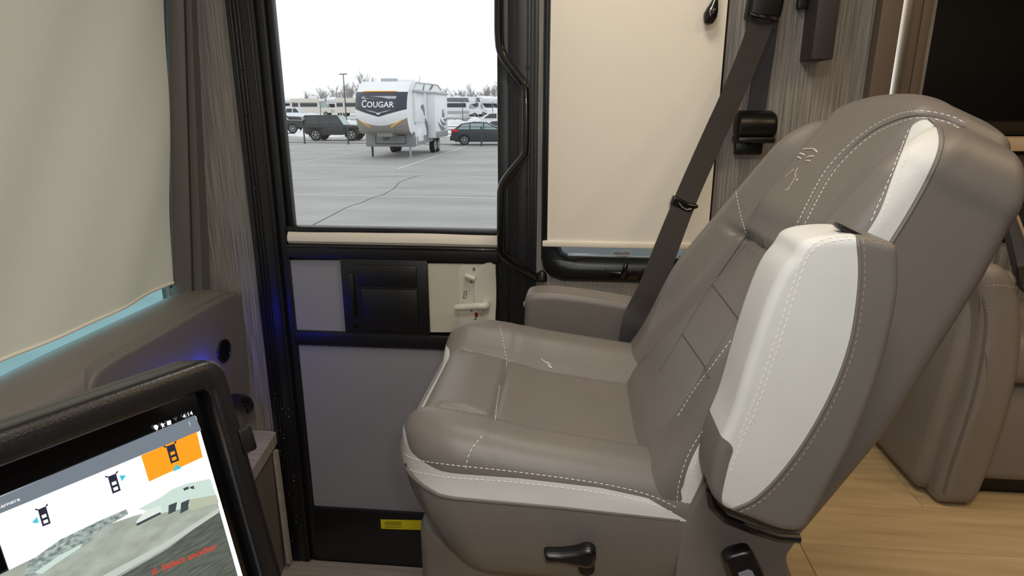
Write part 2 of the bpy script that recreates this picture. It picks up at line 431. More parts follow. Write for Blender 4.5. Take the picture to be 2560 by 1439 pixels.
for _ in range(26):
    x = rf.uniform(-1.062, -1.0); z = rf.uniform(-0.62, 0.02); s_ = rf.uniform(0.0008, 0.0026)
    fk.add([(x, WY - 0.0195, z), (x + s_, WY - 0.0195, z + s_ * .3), (x + s_ * .7, WY - 0.0195, z + s_ * 1.5), (x - s_ * .3, WY - 0.0195, z + s_)], [(0, 1, 2, 3)])
tag(fk.build('chipped_flecks', HEM, jl, False), kind='stuff')
def bar(name, lo, hi, m=BLACKM, b=0.004): return box(name, lo, hi, m, dr, b)
bar('stile', (-0.985, WY + 0.004, -0.70), (LX - 0.018, WY + 0.05, 1.9)); bar('stile', (RX + 0.002, WY + 0.004, -0.70), (-0.205, WY + 0.05, 1.9))
bar('stile', (LX - 0.018, WY + 0.022, 0.53), (LX + 0.004, WY + 0.05, 1.9)); 
bar('glazing_bead', (LX - 0.02, WY + 0.01, 0.60), (RX + 0.01, WY + 0.05, 0.62), TRIMG if False else BLACKM, 0.005)
# lower stiles left of the panels
bar('stile', (LX - 0.02, WY + 0.006, -0.70), (-0.956, WY + 0.05, 0.56))
bar('rail', (LX - 0.02, WY - 0.004, 0.515), (RX + 0.006, WY + 0.05, 0.562)); bar('rail', (LX - 0.02, WY, 0.200), (RX + 0.006, WY + 0.05, 0.253))
bar('rail', (LX - 0.02, WY, -0.70), (RX + 0.006, WY + 0.05, -0.458))
box('glass', (LX - 0.01, WY + 0.040, 0.60), (RX + 0.01, WY + 0.044, 1.9), GLASSD, dr)
box('core', (LX - 0.02, WY + 0.033, -0.70), (RX + 0.01, WY + 0.05, 0.60), BLACKM, dr)
# retracted fabric blind lying on the rail
xs = np.linspace(LX - 0.012, RX + 0.002, 40); prof = [(0.024, 0.0), (0.006, 0.002), (-0.002, 0.012), (-0.001, 0.026), (0.008, 0.040), (0.022, 0.046)]
V = []; F = []
for i, x in enumerate(xs):
    wv = 0.003 * math.sin(x * 9.0) + 0.001 * math.sin(x * 23)
    for (py, pz) in prof: V.append((x, WY + py, 0.562 + pz * (1 + wv * 14)))
n = len(prof)
for i in range(len(xs) - 1):
    for k in range(n): F.append((i * n + k, i * n + (k + 1) % n, (i + 1) * n + (k + 1) % n, (i + 1) * n + k))
F += [tuple(range(n)), tuple((len(xs) - 1) * n + k for k in range(n))[::-1]]
link('folded_blind', V, F, SHADE_C, dr)
bar('lip', (LX - 0.02, WY - 0.008, 0.552), (RX + 0.006, WY + 0.004, 0.560), BLACKG, 0.002)
def pane(name, px, Y, th, m, parent=dr, bev=0.0):
    P = [onY(x, y, Y) for x, y in px]; V, F = prism(P, (0, th, 0)); return link(name, V, F, m, parent, False)
pane('panel', [(700, 650), (866, 650), (866, 835), (700, 835)], WY + 0.012, 0.02, PANELG)
pane('panel', [(730, 850), (1270, 850), (1270, 1290), (730, 1290)], WY + 0.012, 0.02, PANELG)
# black slide latch between the panels
lat = box('slide_latch', tuple(onY(864, 826, WY)[[0]]) + (WY - 0.004, 0.252), (onY(1069, 660, WY)[0], WY + 0.02, 0.516), BLACKM, dr, 0.003)
xa = onY(893, 672, WY)[0]; xb = onY(1042, 672, WY)[0]
box('slide_window', (xa, WY - 0.010, 0.425), (xb, WY - 0.003, 0.498), BLACKM, lat, 0.004)
box('slide_window', (xa + 0.01, WY - 0.0085, 0.265), (xb, WY - 0.003, 0.415), BLACKM, lat, 0.004)
box('pull', (xa - 0.032, WY - 0.013, 0.31), (xa - 0.012, WY - 0.002, 0.47), BLACKM, lat, 0.005)
V, F = cyl((xa - 0.018, WY - 0.014, 0.28), (xa - 0.018, WY - 0.003, 0.28), 0.006, 0.008, 14); link('stud', V, F, BLACKG, lat)
# ivory lock plate
L = pane('lock_plate', [(1069, 659), (1239, 661), (1238, 830), (1076, 830), (1075, 795), (1067, 794), (1065, 740), (1070, 725)], WY + 0.004, 0.014, LOCKC)
o1 = catmull([(1149, 667), (1190, 665), (1196, 672), (1185, 700), (1183, 735), (1190, 765), (1205, 790), (1209, 812), (1160, 812), (1150, 800), (1148, 740)], 8, True)
P = resample(o1, 60, True); V, F = prism([onY(x, y, WY + 0.003) for x, y in P], (0, 0.01, 0)); link('escutcheon', V, F, LOCKW, L)
o2 = catmull([(1197, 668), (1236, 666), (1237, 800), (1211, 815), (1207, 795), (1192, 765), (1185, 735), (1187, 700)], 8, True)
P = resample(o2, 50, True); V, F = prism([onY(x, y, WY + 0.0005) for x, y in P], (0, 0.01, 0)); link('escutcheon', V, F, LOCKW, L)
# handle: hub plus lever
hub = onY(1213, 764, WY - 0.03); hub0 = onY(1216, 757, WY + 0.004); tip = onY(1137, 769, WY - 0.036); mid = onY(1190, 765, WY - 0.036)
H = MB(); V, F = cyl(hub0, hub, 0.014, 0.014, 24); H.add(V, F)
H.tube(catmull([hub + (0, 0.004, 0), hub + (-0.006, -0.003, 0), mid, (mid + tip) / 2, tip], 6), list(np.interp(np.linspace(0, 1, 25), [0, .1, .3, .9, 1], [.0155, .015, .0125, .0115, .009])), 16)
H.build('door_handle', LOCKW, L)
k0 = onY(1163, 688, WY - 0.012); k1 = onY(1187, 697, WY - 0.014)
K = MB(); K.tube([k0, (k0 * .6 + k1 * .4), k1], [0.008, 0.009, 0.0085], 14); K.add(*cyl(onY(1180, 695, WY + 0.004), onY(1180, 695, WY - 0.014), 0.009, 0.009, 16))
K.build('thumb_turn', LOCKW, L)
K = MB(); c = onY(1191, 786, WY - 0.006); K.tube([c + (0.001, 0, 0.008), c + (0, -0.001, 0.004), c, c - (0.0005, 0, 0.008)], [0.003, 0.006, 0.0062, 0.004], 12); K.build('lock_button', RED, L)
def outline_marks(parent, polys, Y, m=INK, r=0.001, name='printed_symbol'):
    for poly, closed in polys:
        P = [onY(x, y, Y) for x, y in poly]
        if closed: P = P + [P[0]]
        tube(name, P, r, m, parent, 5)
def padlock(cx, cy, s=1.0):
    return [([(cx - 2.6 * s, cy), (cx + 2.6 * s, cy), (cx + 2.6 * s, cy + 4 * s), (cx - 2.6 * s, cy + 4 * s)], True),
            ([(cx - 1.8 * s, cy), (cx - 1.8 * s, cy - 2.5 * s), (cx, cy - 3.6 * s), (cx + 1.8 * s, cy - 2.5 * s), (cx + 1.8 * s, cy)], False)]
outline_marks(L, padlock(1185, 672), WY + 0.002); outline_marks(L, padlock(1188, 800), WY + 0.002)
outline_marks(L, [([(1158, 745), (1161, 731), (1159, 730), (1167, 726), (1167, 736), (1165, 735), (1164, 745)], True)], WY + 0.002)
for (cx, cy) in ((1178, 704), (1179, 775)):
    outline_marks(L, [([(cx + 2.2 * math.cos(a), cy + 2.2 * math.sin(a)) for a in np.linspace(0, 6.28, 9)[:-1]], True)], WY + 0.002)
stk = pane('sticker', [(951, 1298), (1080, 1301), (1080, 1325), (953, 1321)], WY - 0.0015, 0.001, YEL)
for yy in (1303.5, 1307, 1310.5, 1316): # rows of tiny unreadable print
    pane('print_line', [(962, yy), (1003, yy + 0.8), (1003, yy + 1.7), (962, yy + 0.9)], WY - 0.0021, 0.0004, INK, stk)

# ------------------------------------------------------------------ side window with insulated glass
wn = thing('window_1', (0.17, WY, 0.48), 'black rounded-corner side window showing below the cream shade', 'window', kind='structure')
zb = onY(1500, 705, WY - 0.01)[2]; x0 = onY(1352, 640, WY - 0.01)[0]; x1 = 0.425
O = rrect(x0, x1, zb, 1.78, 0.075, 12); I = rrect(x0 + 0.055, x1 - 0.055, zb + 0.095, 1.70, 0.05, 12)
N_ = 96; O = resample(O, N_, True); I = rrect(x0 + 0.058, x1 - 0.058, zb + 0.076, 1.71, 0.045, 12); I = resample(I, N_, True)
k = np.argmin(np.linalg.norm(I - O[0] * [1, 1] - (I.mean(0) - O.mean(0)), axis=1)); I = np.roll(I, -k, 0)
V = []; F = []
lay = [(O, -0.004), (O * 0.985 + O.mean(0) * 0.015, -0.016), (O * 0.94 + O.mean(0) * 0.06, -0.018), (I * 0.8 + O * 0.2, -0.012), (I, 0.004), (I, 0.03)]
for R, y in lay: V += [(p[0], WY + y, p[1]) for p in R]
for i in range(len(lay) - 1):
    for k in range(N_): F.append((i * N_ + k, i * N_ + (k + 1) % N_, (i + 1) * N_ + (k + 1) % N_, (i + 1) * N_ + k))
wf = link('frame', V, F, FRAMEB, wn)
box('glass', (x0 + 0.05, WY + 0.022, zb + 0.06), (x1 - 0.05, WY + 0.026, 1.72), GLASST, wn)
box('gasket', (x0 + 0.06, WY + 0.006, zb + 0.076), (x1 - 0.06, WY + 0.02, zb + 0.082), STEEL, wn, 0.001, 1)
lb = pane('label', [(1529, 627), (1580, 627), (1580, 647), (1529, 647)], WY + 0.012, 0.001, mat('clear label', (232, 234, 236), 0.5), wn)
for s, y0 in (('INSULATED', 636.0), ('WINDOW', 645.0)):
    V, F = text_vf(s, 1.0, 0.008); wd_ = V[:, 0].max() - V[:, 0].min(); hh = 0.73
    pw = 39.0 if s == 'INSULATED' else 30.0
    a = onY(1554.5 - pw / 2, y0, WY + 0.0115); b = onY(1554.5 + pw / 2, y0, WY + 0.0115); sc_ = (b[0] - a[0]) / wd_
    sz = 0.0085 / hh
    W3 = [(a[0] + (v[0] - V[:, 0].min()) * sc_, WY + 0.0113, a[2] + v[1] * sz) for v in V]; link('label_text', W3, F, INK, lb, False)
K = MB(); a = onY(1556, 690, WY - 0.02); b = onY(1566, 655, WY - 0.03)
K.tube(catmull([a, (a + b) / 2 + (0, -0.01, 0), b], 5), [0.009] * 4 + [0.008] * 4 + [0.006] * 3, 12); K.box((a[0] - 0.04, WY - 0.022, a[2] - 0.012), (a[0] + 0.05, WY - 0.012, a[2] + 0.014), 0.004)
K.build('window_latch', BLACKG, wn)
for x in (1515, 1586):
    a = onY(x, 673, WY - 0.024); V, F = cyl(a, a + (0, 0.01, 0), 0.0025, 0.003, 10); link('screw', V, F, STEEL, wn)

# cream roller shade in front of it
sh = thing('roller_shade', (0.16, WY - 0.03, 0.58), 'cream roller shade covering the side window', 'shade')
bl, br, bz = onY(1368, 600, 1.965)[0], onY(1820, 0, 1.965)[0], onY(1450, 605, 1.965)[2]
V = []; F = []; nx, nz = 40, 60
for i in range(nx + 1):
    for k in range(nz + 1):
        x = bl + (br - bl) * i / nx; z = bz + (1.9 - bz) * k / nz
        V.append((x, 1.965 + 0.0012 * math.sin(x * 21 + z * 3) + 0.0008 * math.sin(z * 7), z))
for i in range(nx):
    for k in range(nz): a = i * (nz + 1) + k; F.append((a, a + 1, a + nz + 2, a + nz + 1))
link('fabric', V, F, SHADE_C, sh)
hz = onY(1450, 617, 1.965)[2]
box('hem_bar', (onY(1356, 610, 1.965)[0], 1.956, hz), (br + 0.012, 1.968, bz + 0.004), HEM, sh, 0.004)
V, F = cyl((bl - 0.01, 1.962, 1.92), (br + 0.01, 1.962, 1.92), 0.022, 0.022, 24); link('roller', V, F, HEM, sh)
box('side_channel', (onY(1361, 300, 1.975)[0], 1.968, onY(1361, 598, 1.975)[2]), (onY(1369, 300, 1.975)[0], 1.985, 1.9), BLACK, sh, 0.002)
# dark drop-shaped shade knob hanging near the top
kn = thing('shade_pull', tuple(onY(1776, 60, 1.94)), 'small glossy dark teardrop pull hanging before the cream shade', 'pull')
c = catmull([(1795, -40), (1790, -8), (1783, 18), (1776, 38), (1771, 56), (1770, 63)], 6); rr = np.interp(np.linspace(0, 1, len(c)), [0, .25, .45, .62, .85, 1], [.005, .008, .0165, .0195, .012, .003])
V, F = tubevf([onY(x, y, 1.94) for x, y in c], list(rr), 18); link('drop', V, F, BLACKG, kn)
V, F = cyl(onY(1795, -38, 1.94), onY(1795, -38, 1.94) + (0, 0.0, 0.12), 0.003, 0.003, 8); link('cord', V, F, BLACK, kn)

# ------------------------------------------------------------------ grab handle beside the door
gh = thing('grab_handle', (-0.2, 1.95, 0.45), 'bent black tubular grab rail beside the entry door', 'handrail')
gp = [(1248, -420, 1.93), (1247, 0, 1.93), (1248, 95, 1.93), (1256, 135, 1.93), (1283, 175, 1.93), (1308, 208, 1.93), (1315, 232, 1.93), (1314, 372, 1.93), (1306, 396, 1.93),
      (1272, 438, 1.93), (1256, 466, 1.93), (1253, 500, 1.93), (1254, 615, 1.935), (1262, 640, 1.94), (1300, 668, 1.955), (1345, 694, 1.985)]
P = []
for i in range(len(gp)): P.append(onY(*gp[i]))
tube('rail', resample(catmull(P, 8), 110), 0.0135, BLACKG, gh, 16)
V, F = tubevf([onY(1355, 702, 1.975), onY(1355, 690, 1.975), onY(1355, 679, 1.978), onY(1355, 676, 1.98)], [0.017, 0.0165, 0.011, 0.004], 20); link('end_boot', V, F, BLACK, gh)
for (x, y) in ((1290, 187), (1312, 224), (1262, 645)):
    a = onY(x, y, 1.93); V, F = cyl(a, a + (0, 0.075, 0), 0.006, 0.006, 10); link('standoff', V, F, BLACKG, gh)

# ------------------------------------------------------------------ wall fittings at the rear of the window
cl = thing('wall_box', tuple(onY(2070, 140, 1.97)), 'dark brown box hanging on the streaked wall behind the seat belt', 'wall box')
a = onY(2028, 150, 1.90); b = onY(2120, -60, 1.90)
box('body', (a[0], 1.90, onY(2070, 148, 1.90)[2]), (b[0] - 0.01, 1.999, 1.6), BOXB, cl, 0.004)
box('back_plate', (onY(2012, 130, 1.985)[0], 1.97, onY(2030, 134, 1.97)[2]), (b[0] - 0.02, 1.999, 1.6), BOXB, cl, 0.003)
a = onY(1992, 22, 1.985)
bk = thing('wall_bracket', (a[0], 1.985, a[2]), 'small black bracket on the wall beside the brown box', 'bracket')
box('plate', (a[0], 1.975, a[2]), (onY(2034, 0, 1.985)[0], 1.999, a[2] + 0.12), BLACK, bk, 0.003)
box('arm', (a[0] + 0.012, 1.95, a[2] + 0.03), (a[0] + 0.035, 1.976, a[2] + 0.10), BLACK, bk, 0.003)
# slide-out fascia with chrome strip and black glass panel, ledge below
fx0, fx1 = onY(2206, 0, 1.96)[0], onY(2338, 0, 1.96)[0]
t1 = thing('trim_1', (fx0, 1.96, 0), 'brown upright fascia board with a chrome strip behind the seat', 'trim', kind='structure')
box('board', (fx0, 1.955, 0.0), (fx1 - 0.03, 1.999, 2.0), BROWNP, t1, 0.004)
box('board', (fx1 - 0.027, 1.962, 0.0), (fx1, 2.3, 2.0), BROWNP, t1, 0.004)
cx0, cx1 = onY(2248, 90, 1.95)[0], onY(2276, 90, 1.95)[0]
V = []; F = []; zs = [0.3, 1.0, 1.05, 1.10, 1.15, 1.20, 1.26, 1.35, 2.0]
for i, u in enumerate(np.linspace(0, 1, 9)):
    for z in zs: V.append((cx0 + (cx1 - cx0) * u, 1.9545 - 0.0035 * math.sin(math.pi * u), z))
for i in range(8):
    for k in range(len(zs) - 1): a = i * len(zs) + k; F.append((a, a + 1, a + len(zs) + 1, a + len(zs)))
link('chrome_strip', V, F, CHROME, t1)
tv = thing('television', (1.5, 2.05, 0.95), 'glossy black screen above the pale ledge behind the seat', 'screen')
box('housing', (fx1 + 0.006, 2.06, 0.925), (3.0, 2.10, 1.74), BLACK, tv, 0.004)
box('screen', (fx1 + 0.012, 2.052, 0.935), (2.99, 2.062, 1.73), TVG, tv, 0.002)
lg = thing('ledge_cabinet', (1.5, 2.0, 0.55), 'pale wood ledge over a brown cabinet below the black screen', 'cabinet')
lz = onY(2500, 345, 1.93)[2]; lz2 = onY(2500, 378, 1.93)[2]
box('ledge', (fx1 + 0.002, 1.93, lz2), (3.2, 2.28, lz), WOODL, lg, 0.003)
box('cabinet_body', (fx1 + 0.06, 1.965, 0.74), (3.2, 2.28, lz2 - 0.012), BROWNP, lg)
box('reveal', (fx1 + 0.05, 1.965, lz2 - 0.012), (3.2, 2.28, lz2), BLACK, lg)
zz = onY(2555, 497, 1.94)[2]; box('pull_strip', (1.12, 1.945, zz - 0.006), (3.2, 1.962, zz + 0.006), STEEL, lg, 0.002)
fl_ = thing('folded_table_leaf', tuple(onY(2540, 700, 1.75)), 'grey folded table leaf with pale wooden edge behind the seat', 'table leaf')
P = [onY(2517, 545, 1.75), onY(2549, 545 - 6, 1.75), onY(2600, 690, 1.75), onY(2572, 735, 1.75), onY(2556, 715, 1.75)]
V, F = prism(P, (0, 0.03, 0)); link('leaf', V, F, mat('slate leaf', (84, 84, 84), 0.5), fl_, False)
P = [onY(2537, 530, 1.745), onY(2543, 528, 1.745), onY(2600, 676, 1.745), onY(2594, 682, 1.745)]; V, F = prism(P, (0, 0.02, 0)); link('wood_edge', V, F, WOODL, fl_, False)
P = [onY(2546, 668, 1.74), onY(2575, 662, 1.74), onY(2580, 700, 1.74), onY(2550, 704, 1.74)]; V, F = prism(P, (0, 0.01, 0)); link('hinge', V, F, STEEL, fl_, False)

# ------------------------------------------------------------------ sofa behind the seat
sf = thing('sofa', (1.3, 1.75, 0), 'brown-grey upholstered sofa with rounded arm behind the captain seat', 'sofa')
fy = 1.53
px = [(2462, 700), (2482, 668), (2520, 672), (2548, 710), (2566, 790), (2560, 920), (2525, 1060), (2475, 1200), (2442, 1262), (2395, 1276), (2348, 1264), (2372, 1160), (2425, 1010), (2452, 890), (2464, 790)]
P = catmull(px, 6, True); W3 = np.array([onY(x, y, fy) for x, y in P]); W3[:, 2] = np.maximum(W3[:, 2], 0.004)
V, F = pillow(W3[:, [0, 2]], lambda a, b: 0.0 * a, lambda a, b: 0 * a - 0.44, 0.03, 0.02, N=120, nr=20, nw=6, nb=8)
V3 = np.column_stack([V[:, 0], fy - V[:, 2], V[:, 1]]); link('arm', V3, F, LEATHER2, sf)
tree = bvh((V3, F))
surf_tube(tree, [(2458, 742), (2466, 800), (2456, 890), (2432, 1000), (2380, 1160), (2360, 1230)], 0.004, 'piping', PIPING, sf)
stitches(tree, [[(2463, 742), (2471, 800), (2461, 890), (2437, 1000), (2385, 1160), (2365, 1230)], [(2470, 715), (2500, 712), (2548, 722)]], 'stitching', THREAD2, sf)
arm = sf.children[0]
V, F = pillow(rrect(0.0, 0.10, 0.012, 0.62, 0.03), lambda a, b: 0 * a, lambda a, b: 0 * a - 0.4, 0.03, 0.01, N=80, nr=12, nw=4, nb=6)
xL = W3[:, 0].min()
V3 = np.column_stack([V[:, 0] + xL - 0.035 + 0.09 * V[:, 1], fy + 0.05 - V[:, 2], V[:, 1]]); link('arm_side', V3, F, LEATHER2, sf)
box('seat_base', (W3[:, 0].max() - 0.10, fy + 0.05, 0.05), (2.7, 1.96, 0.33), LEATHER2, sf, 0.03, 4)
box('seat_cushion', (W3[:, 0].max() - 0.03, fy + 0.02, 0.335), (2.7, 1.9, 0.47), LEATHER2, sf, 0.04, 4)
box('plinth', (W3[:, 0].max() - 0.12, fy + 0.09, 0.0), (2.7, 1.94, 0.05), BLACK, sf)

# ------------------------------------------------------------------ windscreen end: glass, shade, pillar trim, dash
w2 = thing('window_2', (-1.4, 0.8, 0.36), 'tinted windscreen glowing pale blue below its drawn shade', 'window', kind='structure')
gx = lambda z: -1.405 + 0.123 * (z - 0.36)
P = [np.array((gx(0.36), -0.5, 0.36)), np.array((gx(0.36), 1.99, 0.36)), np.array((gx(1.95), 1.99, 1.95)), np.array((gx(1.95), -0.5, 1.95))]
V, F = prism(P, (-0.006, 0, 0)); link('glass', V, F, GLASSW, w2, False)
ws = thing('windscreen_shade', (-1.35, 0.8, 0.42), 'wide beige windscreen shade with soft creases above the dash', 'shade')
sx = lambda z: -1.340 + 0.123 * (z - 0.44)
V = []; F = []; ny, nz = 110, 60
for i in range(ny + 1):
    y = -0.48 + (1.938 + 0.48) * i / ny
    zb = 0.418 + 0.016 * max(0, (y - 1.2) / 0.74)
    for k in range(nz + 1):
        z = zb + (1.94 - zb) * k / nz
        q = (y - 0.55 * (z - 0.4))
        V.append((sx(z) + 0.013 * math.sin(q * 9.0) * min(1, (1.938 - y) / 0.3 + .2) + 0.004 * math.sin(q * 23 + z * 2), y, z))
for i in range(ny):
    for k in range(nz): a = i * (nz + 1) + k; F.append((a, a + 1, a + nz + 2, a + nz + 1))
n0 = len(V); V2 = [(v[0] - 0.0015, v[1], v[2]) for v in V]
link('fabric', V, F, SHADE_W, ws, auto=80)
hem = [(v[0] + 0.0005, v[1], v[2]) for v in V[::nz + 1]]
tube('hem_bar', hem, 0.005, HEM, ws, 8)
# pillar trim: ribbed moulding between the shade and the wall
t2 = thing('trim_2', (-1.25, 1.96, 0.4), 'dark grey ribbed windscreen pillar moulding beside the beige shade', 'trim', kind='structure')
edge = {  # pixel x at y=0 and y=700, with distance
    0: (413, 429, 1.945), 1: (424, 436, 1.935), 2: (440, 452, 1.930), 3: (459, 478, 1.945), 4: (462, 482, 1.957), 5: (464, 485, 1.950), 6: (478, 505, 1.953), 7: (484, 514, 1.975), 8: (492, 526, 1.999)}
V = []; F = []; ts = np.linspace(-0.75, 1.06, 30); nE = len(edge)
for t in ts:
    for e in range(nE):
        a, b, Y = edge[e]; p0 = onY(a, 0, Y); p1 = onY(b, 700, Y); V.append(p0 + (p1 - p0) * t)
for i in range(len(ts) - 1):
    for k in range(nE - 1): a = i * nE + k; F.append((a, a + 1, a + nE + 1, a + nE))
link('moulding', V, F, TRIMG, t2, auto=60)
V = []; p0 = onY(410, 0, 1.945); p1 = onY(426, 700, 1.945)
tube('seal', [p0 + (p1 - p0) * t for t in np.linspace(-0.75, 1.03, 20)], 0.005, mat('teal grey seal', (70, 84, 86), 0.4), t2, 8)

ds = thing('dashboard', (-1.25, 1.0, -0.1), 'grey moulded dashboard below the beige windscreen shade', 'dashboard')
prof = catmull([(-1.45, 0.345), (-1.405, 0.362), (-1.36, 0.385), (-1.30, 0.402), (-1.22, 0.408), (-1.175, 0.398), (-1.150, 0.372), (-1.142, 0.33), (-1.146, 0.22), (-1.156, 0.05), (-1.17, -0.15), (-1.19, -0.40)], 6)
V = []; F = []; ys = np.concatenate([np.linspace(-0.48, 1.2, 30), np.linspace(1.24, 1.955, 30), [1.97, 1.985, 1.995]])
for y in ys:
    cr = 0.0 if y < 1.94 else ((y - 1.94) / 0.06) ** 2 * 0.02
    dip = 0.008 * (1 - smooth01(y, 1.1, 1.6))
    for (x, z) in prof: V.append((x - cr, y, z - cr - dip))
n = len(prof)
for i in range(len(ys) - 1):
    for k in range(n - 1): a = i * n + k; F.append((a, a + 1, a + n + 1, a + n))
link('shell', V, F, DASH, ds, auto=70)
# raised end cap: outline from the photo on the face plane
px = [(598, 735), (565, 738), (480, 780), (380, 838), (260, 905), (222, 945), (214, 1000), (240, 1080), (330, 1130), (480, 1130), (610, 1090), (618, 960), (608, 800)]
fx = -1.146
P = catmull(px, 6, True); W3 = np.array([onX(x, y, fx) for x, y in P]); W3[:, 1] = np.minimum(W3[:, 1], 1.99)
V, F = pillow(W3[:, [1, 2]], lambda a, b: 0 * a + 0.012 - 0.03 * np.clip(0.15 - b, 0, 1), lambda a, b: 0 * a - 0.03, 0.012, 0.003, N=120, nr=24, nw=4, nb=6)
V3 = np.column_stack([fx + V[:, 2], V[:, 0], V[:, 1]]); link('end_cap', V3, F, DASH2, ds)
surf = bvh((np.array([tuple(v.co) for v in ds.children[0].data.vertices]), [tuple(p.vertices) for p in ds.children[0].data.polygons]))
H = on_surface(surf, [(178, 918), (162, 945), (157, 975), (170, 1015), (180, 1030)], 20)
if len(H) > 3: tube('seam', [h[0] for h in H], 0.0022, BLACK, ds, 6)
# round black vent
c = onX(558, 876, fx + 0.013)
V, F = cyl(c - (0.012, 0, 0), c + (0.004, 0, 0), 0.036, 0.035, 40); vt = link('air_vent', V, F, BLACK, ds)
V, F = tubevf([c + (0.004, 0.0355 * math.cos(a), 0.0355 * math.sin(a)) for a in np.linspace(0, 2 * math.pi, 41)], 0.003, 8); link('vent_ring', V, F, BLACK, vt)
for k in range(-2, 3):
    hw = math.sqrt(0.033 ** 2 - (k * 0.012) ** 2); box('vent_slat', (c[0] + 0.002, c[1] - hw, c[2] + k * 0.012 - 0.001), (c[0] + 0.007, c[1] + hw, c[2] + k * 0.012 + 0.001), BLACK, vt)
# small black hook below the vent
a = onX(612, 1000, -1.12); b = onX(622, 1030, -1.12)
V, F = tubevf(catmull([a + (0, -0.06, 0.03), a, (a + b) / 2 + (0.01, 0, 0), b], 5), list(np.interp(np.linspace(0, 1, 16), [0, .6, 1], [.022, .016, .008])), 12); link('cable_grip', V, F, BLACKL, ds)

# ------------------------------------------------------------------ dash monitor
T0 = CAM + 0.95 * ray(490, 1040); D_ = np.array([0.467, 0.884, 0.0]); D_ /= np.linalg.norm(D_); NH = np.array([D_[1], -D_[0], 0]); tau = math.radians(14)
G_ = np.array([0, 0, -1.0]) * math.cos(tau) + NH * math.sin(tau); NN = NH * math.cos(tau) + np.array([0, 0, 1.0]) * math.sin(tau)
def S(x, y, e=0.0): return onP(x, y, T0 + NN * e, NN)
def Q(s, q, e=0.0): return T0 + D_ * s + G_ * q + NN * e
mo = thing('dash_monitor', tuple(Q(-0.13, 0.3, -0.05)), 'black leather-hooded touch screen monitor showing the camera app', 'monitor')
s_r = (S(586, 1035, 0.012) - T0) @ D_; q_t = (S(420, 928, 0.012) - T0) @ G_
s_i = (S(524, 1040, 0.0) - T0) @ D_; q_i = (S(420, 1003, 0.0) - T0) @ G_
sL = -0.258 - s_i; qB = 0.36
O = rrect(sL - (s_r - s_i), s_r, q_t, qB, 0.03, 10); I = rrect(sL, s_i, q_i, qB - (s_r - s_i), 0.008, 10)
N_ = 160; O = resample(O, N_, True); I2 = resample(I, N_, True)
I2 = np.array([I2[np.argmin(np.linalg.norm(I2 - (O.mean(0) + (o - O.mean(0)) * np.array([(I[:, 0].max() - I[:, 0].min()) / (O[:, 0].max() - O[:, 0].min()), (I[:, 1].max() - I[:, 1].min()) / (O[:, 1].max() - O[:, 1].min())])), axis=1))] for o in O])
lay = []
for a in np.linspace(-0.9, math.pi + 0.3, 12):      # padded rim section from back over the front to the inside
    cu_ = math.cos(a); u = (0.5 - 0.5 * math.copysign(abs(cu_) ** 0.6, cu_)) if a > 0 else 0.0; hgt = 0.010 + 0.016 * math.sin(min(a, math.pi)) ** 0.6 if a > 0 else 0.010 + 0.05 * a
    lay.append((O * (1 - u) + I2 * u, hgt))
lay.append((I2, -0.012))
V = []; F = []
for R, h in lay: V += [Q(p[0], p[1], h) for p in R]
for i in range(len(lay) - 1):
    for k in range(N_): F.append((i * N_ + k, i * N_ + (k + 1) % N_, (i + 1) * N_ + (k + 1) % N_, (i + 1) * N_ + k))
hood = link('hood', V, F, BLACKL, mo, auto=75)
Vb, Fb = prism([Q(p[0], p[1], -0.03) for p in O], -NN * 0.03); link('back_shell', Vb, Fb, BLACKL, mo)
def plate(name, pts, e, th, m, parent=mo, smooth=False):
    V, F = prism([np.asarray(p) + NN * e for p in pts], -NN * th); return link(name, V, F, m, parent, smooth)
bez = plate('bezel', [Q(*p) for p in ((sL - .004, q_i - .004), (s_i + .004, q_i - .004), (s_i + .004, qB - .03), (sL - .004, qB - .03))], -0.003, 0.02, mat('bezel gloss', (7, 7, 8), 0.12))
E_BAR = emit('app bar glow', (118, 128, 138), 1.0); E_W = emit('screen white glow', (255, 255, 255), 1.15); E_OR = emit('orange glow', (255, 164, 28), 1.0)
E_D = emit('icon dark glow', (34, 40, 58), 1.0); E_C = emit('cyan glow', (70, 200, 225), 1.0); E_T = emit('screen text glow', (255, 255, 255), 1.0)
E_RED = emit('red text glow', (226, 62, 40), 1.0); E_B1 = emit('building glow', (206, 226, 216), 1.0); E_B2 = emit('building low glow', (186, 192, 168), 1.0)
E_G1 = emit_noise('lot glow', (142, 150, 136), (186, 194, 182), (30, 30, 70), 0.3); E_G2 = emit_noise('gravel glow', (66, 72, 68), (108, 114, 104), (40, 40, 420), 0.25); E_G3 = emit('door dark glow', (66, 76, 78), 1.0); E_L = emit('kerb glow', (196, 204, 194), 1.0); E_TR = emit_noise('tree line glow', (96, 112, 106), (190, 202, 198), (160, 160, 300), 0.2); E_RV = emit('rv glow', (226, 236, 230), 1.0)
scr = plate('screen', [S(-34, 1255), S(490, 1040), S(606, 1439), S(633, 1535), S(70, 1560)], 0.0002, 0.0025, E_W, bez)
def img(name, px, m, e): 
    V, F = prism([S(x, y, 0) + NN * (0.0003 + e * 0.00015) for x, y in px], -NN * 0.0001); return link(name, V, F, m, scr, False)
img('app_bar', [(-34, 1255), (487, 1037), (503, 1075), (-22, 1292)], E_BAR, 1)
